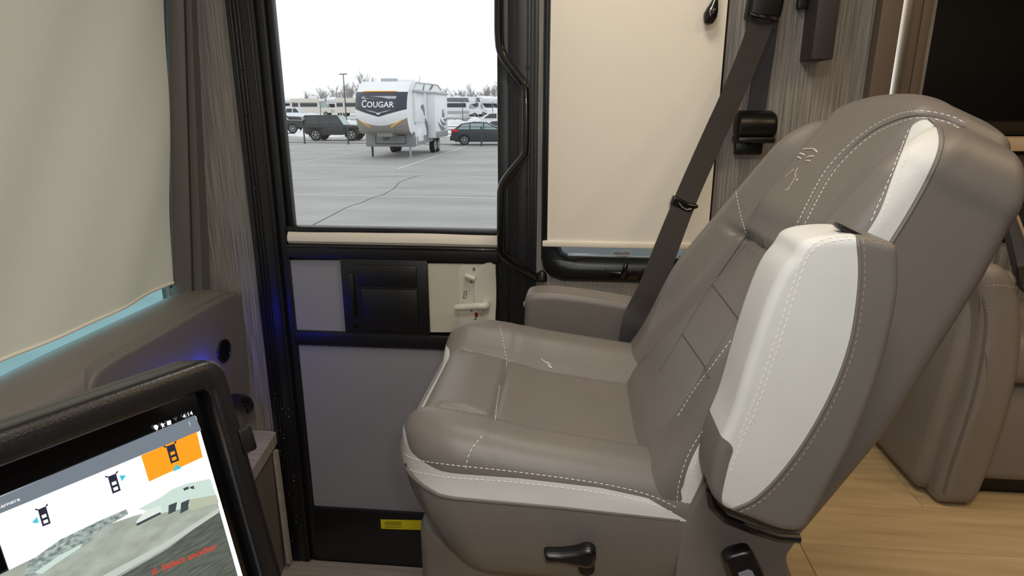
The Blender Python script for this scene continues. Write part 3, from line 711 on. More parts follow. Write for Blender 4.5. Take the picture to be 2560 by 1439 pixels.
# camera picture
img('picture_lot', [(-10, 1440), (215, 1330), (330, 1290), (538, 1235), (594, 1439), (620, 1535), (60, 1560)], E_G1, 1)
img('picture_trees', [(70, 1405), (150, 1348), (250, 1300), (315, 1272), (320, 1284), (230, 1336), (130, 1400), (60, 1439)], E_TR, 2)
img('picture_building', [(345, 1272), (400, 1243), (430, 1222), (470, 1207), (525, 1196), (540, 1238), (500, 1256), (450, 1272), (405, 1282)], E_B1, 2)
img('picture_building_base', [(473, 1248), (540, 1236), (546, 1256), (500, 1268), (474, 1276)], E_B2, 3)
img('picture_garage', [(421, 1262), (442, 1254), (438, 1277), (420, 1285)], E_G3, 4); img('picture_garage', [(452, 1256), (473, 1247), (469, 1273), (450, 1283)], E_G3, 4)
img('picture_window', [(457, 1220), (470, 1215), (472, 1221), (460, 1226)], E_G3, 4); img('picture_window', [(473, 1217), (484, 1213), (485, 1222), (475, 1220)], E_G3, 4)
img('picture_rv', [(340, 1303), (362, 1277), (402, 1262), (404, 1280), (375, 1297), (342, 1312)], E_RV, 3); img('picture_rv_base', [(340, 1308), (400, 1279), (402, 1284), (342, 1314)], E_G3, 4)
img('picture_gravel', [(300, 1440), (420, 1370), (547, 1274), (594, 1439), (620, 1535), (120, 1560)], E_G2, 2)
img('picture_kerb', [(255, 1439), (400, 1362), (545, 1270), (547, 1280), (410, 1370), (285, 1442)], E_L, 3)
img('picture_cars', [(55, 1439), (110, 1395), (180, 1352), (235, 1342), (215, 1360), (150, 1400), (100, 1439)], E_TR, 3)
img('picture_cars', [(85, 1430), (150, 1386), (205, 1358), (200, 1368), (140, 1408), (105, 1434)], E_B1, 4)
img('picture_edge', [(546, 1270), (557, 1272), (606, 1439), (633, 1535), (620, 1538), (594, 1439)], E_W, 5)
img('orange_tile', [(352, 1138), (491, 1079), (506, 1142), (372, 1203)], E_OR, 3)
AX = np.array([490 + 34, 1040 - 1255.0]) / 566; AY = np.array([115, 399.0]) / 415   # screen axes in pixels
def icon(cx, cy, tri):
    f = lambda u, v: (cx + AX[0] * u + AY[0] * v, cy + AX[1] * u + AY[1] * v)
    img('bus_icon', [f(-11, -22), f(11, -22), f(11, 22), f(-11, 22)], E_D, 4)
    for v in (-1, 13): img('bus_icon_roof', [f(-6, v - 4), f(6, v - 4), f(6, v + 4), f(-6, v + 4)], E_OR if tri == 'd' else E_W, 5)
    for sgn in (-1, 1): img('bus_mirror', [f(sgn * 11, -24), f(sgn * 17, -27), f(sgn * 17, -23), f(sgn * 11, -20)], E_D, 4)
    t = {'l': [(-18, -6), (-34, 3), (-18, 10)], 'r': [(18, -14), (34, -8), (20, 2)], 'd': [(0, 28), (12, 42), (-12, 42)]}[tri]
    img('view_arrow', [f(*p) for p in t], E_C, 4)
icon(110, 1290, 'l'); icon(285, 1208, 'r'); icon(431, 1133, 'd')
def stext(s, x, y, h, m, w=None, parent=bez, e=0.0006, bold=0.01):
    V, F = text_vf(s, 1.0, bold); p0 = S(x, y); px_ = S(x + AX[0] * 10, y + AX[1] * 10) - p0; pxl = np.linalg.norm(px_) / 10; ux = px_ / np.linalg.norm(px_)
    uy = np.cross(NN, ux); sc_ = h * pxl / 0.7; sx_ = sc_ if w is None else w * pxl / (V[:, 0].max() - V[:, 0].min())
    link('screen_text', [p0 + ux * v[0] * sx_ + uy * v[1] * sc_ + NN * e for v in V], F, m, parent, False)
stext('4:14', 457, 1046, 11, E_T, 27, e=0.0012); stext('Camera', -12, 1275, 12, E_T, 68, scr, e=0.0012)
stext('d. Select another', 378, 1437, 19, E_RED, 190, scr, e=0.0016)
for k in range(3): x = 472 + k * 1.0; y = 1054.5 + k * 4.2; img('menu_dot', [(x - 1, y - 1), (x + 1, y - 1.4), (x + 1.4, y + .8), (x - .8, y + 1.2)], E_T, 6)
def bz(name, px, m=E_T): V, F = prism([S(x, y, 0) + NN * 0.0008 for x, y in px], -NN * 0.0002); return link(name, V, F, m, bez, False)
bz('status_pin', [(383, 1066), (386, 1062), (391, 1061), (395, 1064), (395, 1069), (392, 1076), (386, 1071)]); bz('status_bluetooth', [(403, 1056), (407, 1059), (411, 1056), (409, 1062), (412, 1066), (407, 1066), (406, 1071), (404, 1064), (401, 1061)])
bz('status_bus', [(416, 1053), (426, 1049), (428, 1060), (418, 1063)]); bz('status_wifi', [(431, 1045), (443, 1041), (440, 1053)], emit('dim glow', (70, 70, 74), 1.0))
# stitched seam along the hood top, corner clip
tr = bvh((np.array(hood.data.vertices and [tuple(v.co) for v in hood.data.vertices]), [tuple(p.vertices) for p in hood.data.polygons]))
stitches(tr, [[(5, 1104), (80, 1076), (160, 1046), (240, 1015)]], 'stitching', mat('dark thread', (54, 52, 52), 0.6), mo, 0.004, 0.003)
V, F = boxvf((-0.012, -0.012, -0.02), (0.012, 0.03, 0.02), 0.005); c = S(600, 1083, 0.01)
link('clip', [c + D_ * v[0] + G_ * v[1] + NN * v[2] for v in V], F, BLACKL, mo)
# console pod carrying the monitor back to the dash
con = []
for (k, s0, s1, q0, q1) in ((-0.065, -0.24, 0.0, 0.06, 0.30), (-0.25, -0.22, -0.02, 0.16, 0.40), (-0.42, -0.20, -0.05, 0.24, 0.5)):
    con += [Q(s0, q0) + NH * k, Q(s1, q0) + NH * k, Q(s1, q1) + NH * k + (0, 0, -0.25), Q(s0, q1) + NH * k + (0, 0, -0.25)]
F = [(0, 1, 2, 3), (8, 9, 10, 11)] + [(i * 4 + k, i * 4 + (k + 1) % 4, i * 4 + 4 + (k + 1) % 4, i * 4 + 4 + k) for i in (0, 1) for k in range(4)]
link('mounting_pod', con, F, DASH, mo, False)

# ------------------------------------------------------------------ captain seat
Y0, HW = 1.085, 0.275
se = thing('captain_seat', (0.05, Y0, 0), 'taupe and white leather captain seat with raised near armrest', 'seat')
XF, XB = -0.268, 0.27
# trim band heights along the near side, read on the plane of the near face
bt = np.array([onY(x, y, Y0 - HW) for x, y in [(985, 1128), (1010, 1158), (1100, 1180), (1300, 1196), (1500, 1221), (1620, 1246), (1700, 1288), (1720, 1300)]])
bb = np.array([onY(x, y, Y0 - HW) for x, y in [(970, 1180), (1000, 1214), (1100, 1240), (1400, 1266), (1700, 1298), (1720, 1300)]])
zt = lambda x: np.interp(x, bt[:, 0], bt[:, 2]); zbn = lambda x: np.interp(x, bb[:, 0], bb[:, 2])
def ctop(a, b):
    v = np.abs(b - Y0) / HW
    z = 0.502 - 0.135 * (a + 0.15)
    z = z + 0.034 * smooth01(v, 0.40, 0.72) - 0.012 * (1 - v ** 2) * smooth01(a, -0.14, -0.05)
    z = z - 0.008 * np.exp(-((v - 0.47) / 0.026) ** 2) * smooth01(a, -0.24, -0.20)
    z = z - 0.007 * np.exp(-((a + 0.125) / 0.006) ** 2) * (1 - smooth01(v, 0.42, 0.48))
    z = z - 0.0022 * np.exp(-((a + 0.115) / 0.004) ** 2) * smooth01(v, 0.5, 0.54)
    z = z + 0.010 * np.exp(-((a + 0.19) / 0.05) ** 2) * (1 - smooth01(v, 0.40, 0.5))
    return z + 0.012 * smooth01(b - Y0, 0.1, 0.2)
O = rrect(XF, XB, Y0 - HW, Y0 + HW, [0.11, 0.05, 0.05, 0.11], 14)
V, F = pillow(O, ctop, lambda a, b: 0 * a + 0.285, 0.055, 0.02, N=240, nr=64, nw=16, nb=10, c=(-0.02, Y0))
# the lower shell tucks in towards the floor
s = np.clip((0.465 - V[:, 2]) / 0.18, 0, 1); V[:, 0] += np.where(V[:, 0] < 0, 1, 0) * 0.085 * s ** 1.9 * np.clip(-V[:, 0] / 0.25, 0, 1)
V[:, 1] += -np.sign(V[:, 1] - Y0) * 0.022 * s ** 2 * np.clip(np.abs(V[:, 1] - Y0) / HW, 0, 1)
bul = np.clip((V[:, 2] - 0.29) / 0.17, 0, 1); V[:, 1] += np.sign(V[:, 1] - Y0) * 0.008 * np.sin(math.pi * bul) * (np.abs(V[:, 1] - Y0) > HW * .9)
Tn = vnormals(V, tris(F))
f_hi = V[:, 2] - zt(V[:, 0]); f_lo = V[:, 2] - zbn(V[:, 0])
rim = np.abs(polydist(V[:, :2], O)[0]) < 0.09
f_hi = np.where(rim, f_hi, np.abs(f_hi) + 0.01); 
interior = ~rim & (V[:, 2] > 0.44); f_lo = np.where(interior, np.abs(f_lo) + .01, f_lo)
(Vu, Fu), (Vl, Fl) = split(V, F, f_lo)
fh2 = Vu[:, 2] - zt(Vu[:, 0]); fh2 = np.where(np.abs(polydist(Vu[:, :2], O)[0]) < 0.09, fh2, 0.05)
(Vc, Fc), (Vw, Fw) = split(Vu, Fu, fh2)
cu = link('seat_cushion', Vc, Fc, LEATHER, se, auto=60)
link('white_trim', Vw, Fw, WHITE_L, se, auto=60); link('seat_skirt', Vl, Fl, LEATHER, se, auto=60)
cush = (V, F); ctree = bvh(cush)
# piping under the white band
O2 = resample(O, 400, True); pip = []
for (x, y) in O2:
    if x < 0.17:
        n = np.array([x - np.clip(x, XF + .11, XB - .05), y - np.clip(y, Y0 - HW + .11, Y0 + HW - .11)]); n /= np.linalg.norm(n) + 1e-9
        pip.append((x + n[0] * 0.001, y + n[1] * 0.0015, float(zbn(x))))
pip = np.array(pip); i0 = np.argmax(np.linalg.norm(np.diff(pip, axis=0), axis=1)); pip = np.roll(pip, -i0 - 1, 0)
tube('piping', pip, 0.0032, PIPING, se, 8)

# backrest
A35 = math.radians(35); BO = np.array([0.095, Y0, 0.462]); BU = np.array([math.sin(A35), 0, math.cos(A35)]); BN = np.array([-math.cos(A35), 0, math.sin(A35)])
Tk = lambda v: np.interp(v, [-0.1, 0.09, 0.28, 0.5, 0.635, 0.7], [0.24, 0.24, 0.216, 0.165, 0.122, 0.11])
def bwid(v): return 0.272 - 0.012 * smooth01(v, 0.30, 0.62) + 0.006 * np.sin(np.clip(v / .6, 0, 1) * math.pi)
ol = []
for v in np.linspace(-0.05, 0.565, 24): ol.append((bwid(v), v))
for t in np.linspace(0, math.pi / 2, 14)[1:]: ol.append((bwid(.5) - 0.075 + 0.075 * math.cos(t), 0.565 + 0.085 * math.sin(t)))
right = ol; topc = [(u, 0.650 + 0.046 * max(0.0, 1 - (abs(u) / 0.215) ** 2.4)) for u in np.linspace(bwid(.5) - 0.085, -(bwid(.5) - 0.085), 30)]
left = [(-u, v) for u, v in right[::-1]]
BOUT = np.array(right + topc + left + [(u, -0.055) for u in np.linspace(-0.25, 0.25, 12)])
def btop(u, v):
    w = np.abs(u); cw = 0.165 - 0.03 * smooth01(v, 0.0, 0.35)
    low = 1 - smooth01(v, 0.36, 0.40)
    h = -0.006 + 0.0 * u
    h = h - 0.016 * (1 - smooth01(w, cw - 0.015, cw + 0.03)) * low                     # recessed centre panels
    h = h - 0.008 * np.exp(-((w - cw) / 0.007) ** 2) * low
    for vv in (0.085, 0.18, 0.278):                                                       # cross seams
        lim = (1 - smooth01(w, cw - 0.01, cw + 0.005)) * low
        h = h - 0.0 * lim
    h = h - 0.010 * np.exp(-((v - 0.385 + 0.10 * np.maximum(w - .1, 0)) / 0.007) ** 2) * (1 - smooth01(w, 0.17, 0.21))
    h = h + 0.034 * smooth01(w, 0.165, 0.215) * smooth01(v, 0.06, 0.28) * (1 - smooth01(v, 0.54, 0.69))
    hd = smooth01(v, 0.40, 0.46)
    hw_ = 0.165 + 0.0 * v
    h = h + hd * 0.014 * (1 - smooth01(w, hw_ - 0.03, hw_ + 0.012))
    return h
V, F = pillow(BOUT, btop, lambda u, v: -Tk(v), 0.038, 0.032, N=280, nr=70, nw=12, nb=24, c=(0, 0.27))
V[:, 1] += 0.20 * np.clip(-V[:, 2] - 0.03, 0, 1) * smooth01(V[:, 1], 0.38, 0.63)      # the top runs nearly level to the rear
BV = BO + np.outer(V[:, 0], [0, 1, 0]) + np.outer(V[:, 1], BU) + np.outer(V[:, 2], BN)
BT = tris(F); Nn = vnormals(BV, BT)
if np.dot(Nn[0], BN) < 0: Nn = -Nn
stripe = catmull([(1703, 1296), (1709, 1210), (1738, 1128), (1795, 1042), (1890, 925), (2040, 745), (2182, 560), (2232, 440), (2270, 340), (2284, 312), (2320, 299), (2345, 322), (2348, 372), (2316, 450),
                  (2238, 585), (2105, 782), (1945, 945), (1838, 1065), (1778, 1150), (1745, 1225), (1710, 1300)], 6, True)
fs = px_field(BV, Nn, stripe)
near = BV[:, 1] < Y0
fs = np.where(near, fs, -5)
# the same stripe mirrored onto the far side
Vm = BV.copy(); Vm[:, 1] = 2 * Y0 - Vm[:, 1]; Nm = Nn.copy(); Nm[:, 1] *= -1
fm = px_field(Vm, Nm, stripe); fs = np.maximum(fs, np.where(~near & (Nn[:, 1] > 0.55), fm, -5))
(Vs, Fs), (Vb, Fb) = split(BV, F, fs)
link('backrest', Vb, Fb, LEATHER, se, auto=60); 
for sg in (1, -1):
    fsel = [f for f in Fs if sg * (Vs[f[0]][1] - Y0) > 0]; ids = sorted({i for f in fsel for i in f}); mp = {i: k for k, i in enumerate(ids)}
    if fsel: link('white_stripe', Vs[ids], [[mp[i] for i in f] for f in fsel], WHITE_L, se, auto=60)
btree = bvh((BV, F))
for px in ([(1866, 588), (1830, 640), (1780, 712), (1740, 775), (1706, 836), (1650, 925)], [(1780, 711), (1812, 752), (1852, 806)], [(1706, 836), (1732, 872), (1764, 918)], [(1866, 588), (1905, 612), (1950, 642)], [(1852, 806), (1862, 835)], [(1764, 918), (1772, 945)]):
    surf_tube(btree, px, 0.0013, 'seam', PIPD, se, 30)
surf_tube(btree, [(1712, 1296), (1748, 1225), (1781, 1150), (1841, 1065), (1948, 945), (2108, 782), (2241, 585), (2319, 450), (2351, 372), (2349, 322), (2325, 296)], 0.003, 'piping', PIPING, se, 120)
surf_tube(btree, [(1996, 575), (2062, 448), (2120, 378), (2175, 332), (2225, 305), (2280, 288), (2335, 289), (2385, 302), (2412, 316)], 0.0032, 'piping', PIPING, se, 120, -0.001)
stitches(btree, [[(1988, 570), (2052, 445), (2110, 374), (2165, 328), (2215, 298), (2270, 280), (2330, 280), (2390, 296), (2418, 316)],
                 [(2006, 572), (2072, 448), (2130, 380), (2185, 336), (2235, 312), (2285, 296), (2330, 297), (2372, 308), (2400, 322)],
                 [(1840, 478), (1850, 530), (1866, 585)], [(2178, 552), (2226, 440), (2264, 342), (2278, 312)], [(2196, 560), (2244, 445), (2285, 350)],
                 [(1692, 1270), (1698, 1205), (1728, 1122), (1785, 1040), (1815, 1010)], [(1712, 1262), (1722, 1205), (1748, 1140), (1800, 1065)],
                 [(1915, 632), (1890, 690), (1862, 750)], [(1828, 850), (1780, 915), (1735, 975), (1692, 1045)]], 'stitching', THREAD, se)
# embroidered palm emblem on the headrest
em = MB()
def stroke(px, w):
    H = on_surface(btree, px, 10)
    if len(H) > 2: em.tube([h[0] + h[1] * 0.0006 for h in H], [w * t for t in [.6] + [1] * (len(H) - 2) + [.6]], 6)
for px, w in (([(2006, 373), (2020, 372.5), (2033, 372)], .0014), ([(2033, 372), (2039, 376), (2043, 381)], .0016), ([(1999, 384), (2005, 385), (2012, 388)], .0018), ([(1993, 393), (1998, 394), (2003, 397)], .0016),
              ([(2017, 395), (2024, 392), (2035, 391)], .0017), ([(2015, 403), (2020, 402), (2026, 403)], .0016), ([(1965, 442), (1970, 437), (1978, 430), (1986, 422)], .0007), ([(1992, 452), (1995, 447)], .001), ([(1963, 478), (1969, 474), (1975, 468)], .0011), ([(1987, 440), (1990, 430), (1996, 418)], .0005), ([(1975, 466), (1985, 450), (1992, 436)], .0004)):
    P = px if len(px) > 2 else [px[0], ((px[0][0] + px[1][0]) / 2, (px[0][1] + px[1][1]) / 2), px[1]]
    stroke(P, w)
tag(em.build('emblem', THREAD2, se), 'embroidered palm tree emblem in silver thread')
stitches(ctree, [[(1003, 1085), (1000, 1115), (1025, 1142), (1100, 1158), (1300, 1180), (1500, 1208), (1620, 1236), (1692, 1268)], [(990, 1140), (1012, 1168), (1100, 1190), (1300, 1206), (1500, 1231), (1620, 1256), (1690, 1283)],
                 [(1205, 1090), (1180, 1120), (1168, 1150), (1164, 1180)], [(1250, 815), (1258, 850), (1264, 890), (1267, 918)], [(1238, 1050), (1242, 1010), (1250, 960)], [(1092, 868), (1088, 885), (1085, 893)]], 'stitching', THREAD, se)
sm = MB()  # thin white strokes stand in for a glint on the far bolster
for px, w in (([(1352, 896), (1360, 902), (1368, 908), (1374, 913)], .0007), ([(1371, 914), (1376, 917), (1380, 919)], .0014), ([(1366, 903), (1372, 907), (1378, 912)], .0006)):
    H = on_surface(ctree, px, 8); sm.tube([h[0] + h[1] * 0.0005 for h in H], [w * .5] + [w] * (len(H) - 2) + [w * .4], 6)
tag(sm.build('painted_glint', mat('painted white glint', (235, 235, 235), 0.15), se), 'small painted white glint on the far bolster')
# pedestal and side valances
V, F = pillow(rrect(-0.262, 0.34, Y0 - 0.165, Y0 + 0.20, 0.05), lambda a, b: 0 * a + 0.284, lambda a, b: 0 * a + 0.001, 0.01, 0.005, N=80, nr=8, nw=8, nb=4)
link('pedestal', V, F, LEATHER2, se)
hy = Y0 - HW - 0.006
hp_ = catmull([(1714, 1302), (1745, 1240), (1790, 1165), (1850, 1090), (1950, 1010), (2060, 1060), (2080, 1180), (2030, 1290), (1990, 1360), (1968, 1400), (1985, 1470), (1960, 1560), (1720, 1560), (1690, 1480), (1694, 1390)], 6, True)
W3 = np.array([onY(x, y, hy) for x, y in hp_])
V, F = pillow(W3[:, [0, 2]], lambda a, b: 0 * a, lambda a, b: 0 * a - 0.50, 0.006, 0.01, N=120, nr=16, nw=6, nb=6)
link('hinge_cover', np.column_stack([V[:, 0], hy - V[:, 2], V[:, 1]]), F, LEATHER, se)
# near armrest, folded up beside the back
AY_ = 0.715
apx = [(1988, 640), (2006, 612), (2040, 597), (2100, 590), (2160, 592), (2225, 606), (2244, 614), (2252, 632), (2253, 720), (2236, 820), (2200, 950), (2145, 1090), (2085, 1205), (2035, 1295), (2005, 1330), (1950, 1328), (1880, 1302), (1812, 1274), (1780, 1238), (1778, 1195), (1795, 1125), (1832, 1035), (1868, 915), (1908, 790), (1950, 690)]
P = catmull(apx, 6, True); W3 = np.array([onY(x, y, AY_) for x, y in P])
V, F = pillow(W3[:, [0, 2]], lambda a, b: 0 * a, lambda a, b: 0 * a - 0.09, 0.011, 0.014, N=240, nr=40, nw=10, nb=12)
AV = np.column_stack([V[:, 0], AY_ - V[:, 2], V[:, 1]]); An = vnormals(AV, tris(F))
if An[0][1] > 0: An = -An
# white face: everything in front of the boundary curve in the armrest's own plane
bnd = np.array([onY(x, y, AY_) for x, y in catmull([(2140, 500), (2144, 590), (2150, 660), (2146, 740), (2128, 850), (2090, 960), (2030, 1075), (1960, 1175), (1890, 1245), (1830, 1272), (1808, 1262), (1806, 1232), (1822, 1160), (1832, 1120), (1800, 1096), (1700, 1090), (1700, 500)], 6, True)])[:, [0, 2]]
d, ins = polydist(AV[:, [0, 2]], bnd); fa = np.where(ins, d, -d)
(Vw, Fw), (Vg, Fg) = split(AV, F, fa)
ar = link('armrest', Vg, Fg, LEATHER, se, auto=60); link('white_panel', Vw, Fw, WHITE_L, ar, auto=60)
atree = bvh((AV, F))
surf_tube(atree, [(2144, 592), (2150, 660), (2146, 740), (2128, 850), (2090, 960), (2030, 1075), (1960, 1175), (1890, 1245), (1832, 1272)], 0.0022, 'piping', PIPING, ar, 100)
stitches(atree, [[(2158, 600), (2162, 660), (2158, 742), (2140, 852), (2102, 965), (2042, 1082), (1972, 1182), (1900, 1254), (1836, 1284)], [(2246, 660), (2246, 720), (2230, 820), (2192, 950), (2138, 1088), (2078, 1203), (2030, 1288)], [(2162, 598), (2200, 602), (2240, 618)]], 'stitching', mat('tan thread', (150, 136, 120), 0.7), ar)
stitches(atree, [[(2138, 590), (2090, 592), (2040, 606), (2008, 640), (1980, 720), (1945, 830), (1905, 950), (1870, 1040), (1842, 1110)], [(2130, 598), (2092, 601), (2048, 614), (2018, 646), (1992, 722), (1957, 832), (1917, 952), (1882, 1042), (1850, 1112), (1826, 1180)]], 'stitching', THREAD, ar)
a = onY(2118, 572, AY_ + 0.03)
V, F = boxvf((-0.015, -0.009, -0.003), (0.015, 0.009, 0.004), 0.003); link('height_dial', [(a[0] + v[0], a[1] + v[1] - .005, a[2] + v[2] - v[0] * 0.45 - 0.002) for v in V], F, BLACK, ar)
V, F = cyl((0.235, AY_ + 0.05, 0.52), (0.235, Y0 - HW + 0.05, 0.52), 0.022, 0.022, 18); link('pivot', V, F, BLACK, ar)
tube('gap_shadow', [onY(x, y, AY_ + 0.075) for x, y in [(1776, 1225), (1782, 1262), (1815, 1296), (1880, 1322), (1945, 1342), (2000, 1346)]], 0.006, BLACK, ar, 8)  # black tube painted in as the shade of the gap under the armrest
# far armrest, folded down
FY = 1.405
apx = [(1311, 775), (1312, 752), (1330, 735), (1400, 735), (1500, 748), (1600, 766), (1680, 790), (1690, 880), (1600, 905), (1400, 885), (1318, 862)]
P = catmull(apx, 6, True); W3 = np.array([onY(x, y, FY) for x, y in P])
V, F = pillow(W3[:, [0, 2]], lambda a, b: 0 * a, lambda a, b: 0 * a - 0.085, 0.016, 0.016, N=140, nr=20, nw=8, nb=8)
FV = np.column_stack([V[:, 0], FY - V[:, 2], V[:, 1]])
fr_ = link('armrest', FV, F, LEATHER, se, auto=60)
xm = FV[:, 0].min(); zz = onY(1312, 770, FY)[2]
V, F = cyl((xm - 0.003, FY + 0.03, zz), (xm + 0.01, FY + 0.03, zz), 0.007, 0.008, 12); link('height_dial', V, F, LEATHER2, fr_)
box('white_panel', (xm + 0.0005, FY + 0.02, zz - 0.10), (xm + 0.012, FY + 0.07, zz - 0.02), WHITE_L, fr_, 0.004)
# recline lever on the skirt
side = Y0 - HW - 0.012
lpx = [(1361, 1396), (1362, 1388), (1400, 1388), (1440, 1383), (1462, 1376), (1480, 1377), (1490, 1388), (1490, 1408), (1483, 1421), (1468, 1426), (1440, 1421), (1400, 1414), (1368, 1413)]
P = catmull(lpx, 5, True); W3 = np.array([onY(x, y, side - 0.03) for x, y in P])
V, F = pillow(W3[:, [0, 2]], lambda a, b: 0 * a, lambda a, b: 0 * a - 0.022, 0.008, 0.004, N=80, nr=14, nw=4, nb=4, c=np.array(onY(1425, 1402, side - .03))[[0, 2]])
lv = link('recline_lever', np.column_stack([V[:, 0], side - 0.03 - V[:, 2], V[:, 1]]), F, BLACK, se)
c = onY(1466, 1404, side); V, F = cyl(c + (0, -0.015, 0), c + (0, 0.03, 0), 0.012, 0.012, 16); link('pivot', V, F, BLACK, lv)
# buckle stalk beside the seat
bk = MB(); bpx = [(1811, 1405), (1822, 1392), (1858, 1382), (1876, 1381), (1890, 1398), (1912, 1440), (1930, 1485), (1850, 1500), (1826, 1445)]
P = resample(np.array(bpx, float), 60, True); W3 = np.array([onY(x, y, side - 0.05) for x, y in P])
V, F = pillow(W3[:, [0, 2]], lambda a, b: 0 * a, lambda a, b: 0 * a - 0.024, 0.005, 0.005, N=70, nr=12, nw=4, nb=6)
bu = link('belt_buckle', np.column_stack([V[:, 0], side - 0.05 - V[:, 2], V[:, 1]]), F, BLACK, se)
V, F = prism([onY(x, y, side - 0.052) for x, y in [(1846, 1434), (1872, 1425), (1882, 1429), (1895, 1455), (1855, 1468)]], (0, 0.006, 0)); link('release_button', V, F, mat('grey button', (120, 122, 128), 0.4), bu, False)
V, F = tubevf([onY(1878, 1470, side - 0.035), onY(1890, 1540, side - 0.02), np.array((0.24, side, 0.28))], [0.012] * 3, 10); link('stalk', V, F, WEB, bu)

# ------------------------------------------------------------------ shoulder belt
bt_ = thing('seat_belt', tuple(onY(1890, 330, 1.97)), 'dark shoulder seat belt hanging from the wall across the far side of the seat', 'seat belt')
def ribbon(name, spec, m, th=0.0014, n=60):
    C_ = resample(catmull([(x, y, Y * 1000, w) for x, y, Y, w in spec], 8), n); V = []; F = []
    for i, (x, y, Yk, w) in enumerate(C_):
        j0, j1 = max(i - 1, 0), min(i + 1, len(C_) - 1); d = C_[j1][:2] - C_[j0][:2]; d /= np.linalg.norm(d) + 1e-9; nx, ny = d[1], -d[0]
        l = onY(x - nx * w / 2, y - ny * w / 2, Yk / 1000); r = onY(x + nx * w / 2, y + ny * w / 2, Yk / 1000)
        for p in (l, r): V.append(p)
        for p in (r, l): V.append(p + (0, th, 0))
    for i in range(len(C_) - 1):
        for k in range(4): F.append((i * 4 + k, i * 4 + (k + 1) % 4, i * 4 + 4 + (k + 1) % 4, i * 4 + 4 + k))
    F += [(0, 1, 2, 3), tuple((len(C_) - 1) * 4 + k for k in (3, 2, 1, 0))]
    return link(name, V, F, m, bt_)
ribbon('shoulder_strap', [(1916, -10, 1.93, 62), (1904, 50, 1.925, 62), (1880, 120, 1.915, 58), (1830, 240, 1.87, 56), (1780, 350, 1.80, 56), (1720, 485, 1.71, 56), (1670, 610, 1.60, 60), (1628, 720, 1.46, 64), (1594, 790, 1.385, 66), (1578, 840, 1.37, 58), (1574, 885, 1.365, 52)], WEB)
ribbon('return_strap', [(1925, 40, 1.975, 46), (1915, 120, 1.98, 46), (1900, 210, 1.98, 46), (1888, 300, 1.975, 46)], WEBB, n=20)
a = onY(1912, 20, 1.945)
V, F = boxvf((-0.045, -0.02, -0.03), (0.045, 0.045, 0.10), 0.012, 3); dg_ = link('anchor_cover', [(a[0] + v[0] + v[2] * .1, a[1] + v[1], a[2] + v[2]) for v in V], F, BLACK, bt_)
tube('guide_loop', [onY(1876, 34, 1.915), onY(1893, 40, 1.91), onY(1920, 46, 1.91), onY(1943, 50, 1.92)], 0.006, BLACKG, bt_, 10)
pl = [onY(x, y, 1.985) for x, y in [(1900, -40), (1945, -40), (1936, 110), (1928, 118), (1905, 118)]]; V, F = prism(pl, (0, 0.013, 0)); link('anchor_plate', V, F, BLACK, bt_, False)
# adjustable tongue stop on the strap
px = [(1676, 506), (1683, 488), (1700, 495), (1722, 507), (1745, 512), (1746, 519), (1728, 526), (1722, 541), (1705, 540), (1685, 528), (1674, 524)]
W3 = np.array([onY(x, y, 1.685) for x, y in resample(np.array(px, float), 60, True)])
V, F = pillow(W3[:, [0, 2]], lambda a, b: 0 * a, lambda a, b: 0 * a - 0.024, 0.006, 0.006, N=60, nr=10, nw=4, nb=6)
tg = link('tongue_stop', np.column_stack([V[:, 0], 1.68 - V[:, 2], V[:, 1]]), F, BLACKG, bt_)
tube('metal_lip', [onY(1698, 508, 1.678), onY(1706, 518, 1.677), onY(1716, 524, 1.677), onY(1728, 522, 1.678)], 0.0018, CHROME, tg, 8)
# inertia reel
z1 = onY(1890, 278, 1.95)[2]; z0 = onY(1890, 352, 1.95)[2]; xa = onY(1842, 310, 1.95)[0]; xb = onY(1936, 310, 1.95)[0]
rl = MB(); zc = (z0 + z1) / 2; rl.tube([(xa, 1.955, zc), (xa + 0.004, 1.955, zc), (xb - 0.012, 1.955, zc), (xb, 1.955, zc)], [0.035, 0.044, 0.044, 0.036], 28)
reel = rl.build('reel_housing', BLACK, bt_)
box('reel_collar', (xa, 1.908, z0 - 0.004), (xb - 0.004, 1.998, z0 + 0.012), BLACK, reel, 0.004)
pz = onY(1870, 386, 1.975)[2]; box('mounting_plate', (onY(1838, 370, 1.975)[0], 1.968, pz), (onY(1905, 370, 1.975)[0], 1.998, z0), BLACK, bt_, 0.003)
a = onY(1873, 355, 1.968); V, F = cyl(a, a + (0, 0.006, 0), 0.009, 0.010, 6); link('bolt', V, F, STEEL, bt_, False)

# ------------------------------------------------------------------ outside: the sales lot
GZ = -1.3
def gz(Y): return float(np.interp(Y, [-50, 52, 75, 92, 104, 140, 400], [GZ, GZ, -0.95, -0.75, -0.2, 0.1, 0.6]))
ASPH = mat('wet grey asphalt', (150, 148, 146), 0.75, noise=((0.35, 1.1, 1), 0.24), c2=(172, 171, 170), bump=((40, 40, 40), 0.2))
LOT2 = mat('slushy back lot', (150, 146, 142), 0.8, noise=((0.10, 0.22, 1), 0.07), c2=(232, 236, 240))
PAINT = mat('worn line paint', (232, 230, 226), 0.8, noise=((3, 3, 3), 0.3), c2=(196, 194, 190))
CRACK = mat('tar crack', (104, 106, 110), 0.8)
SNOW = mat('snow', (240, 242, 246), 0.8, noise=((0.9, 0.9, 0.9), 0.3), c2=(214, 212, 210), bump=((3, 3, 3), 0.4))
RVW = mat('white gelcoat', (236, 240, 242), 0.35); RVD = mat('midnight cap paint', (52, 56, 72), 0.4); RVT = mat('warm grey cap', (150, 146, 140), 0.5); RVG = mat('grey skirt', (138, 140, 142), 0.55)
RVB = mat('beige coach paint', (216, 210, 200), 0.5); RVS = mat('silver stripe', (178, 182, 188), 0.4); SWOOP = mat('grey graphic', (116, 120, 124), 0.5)
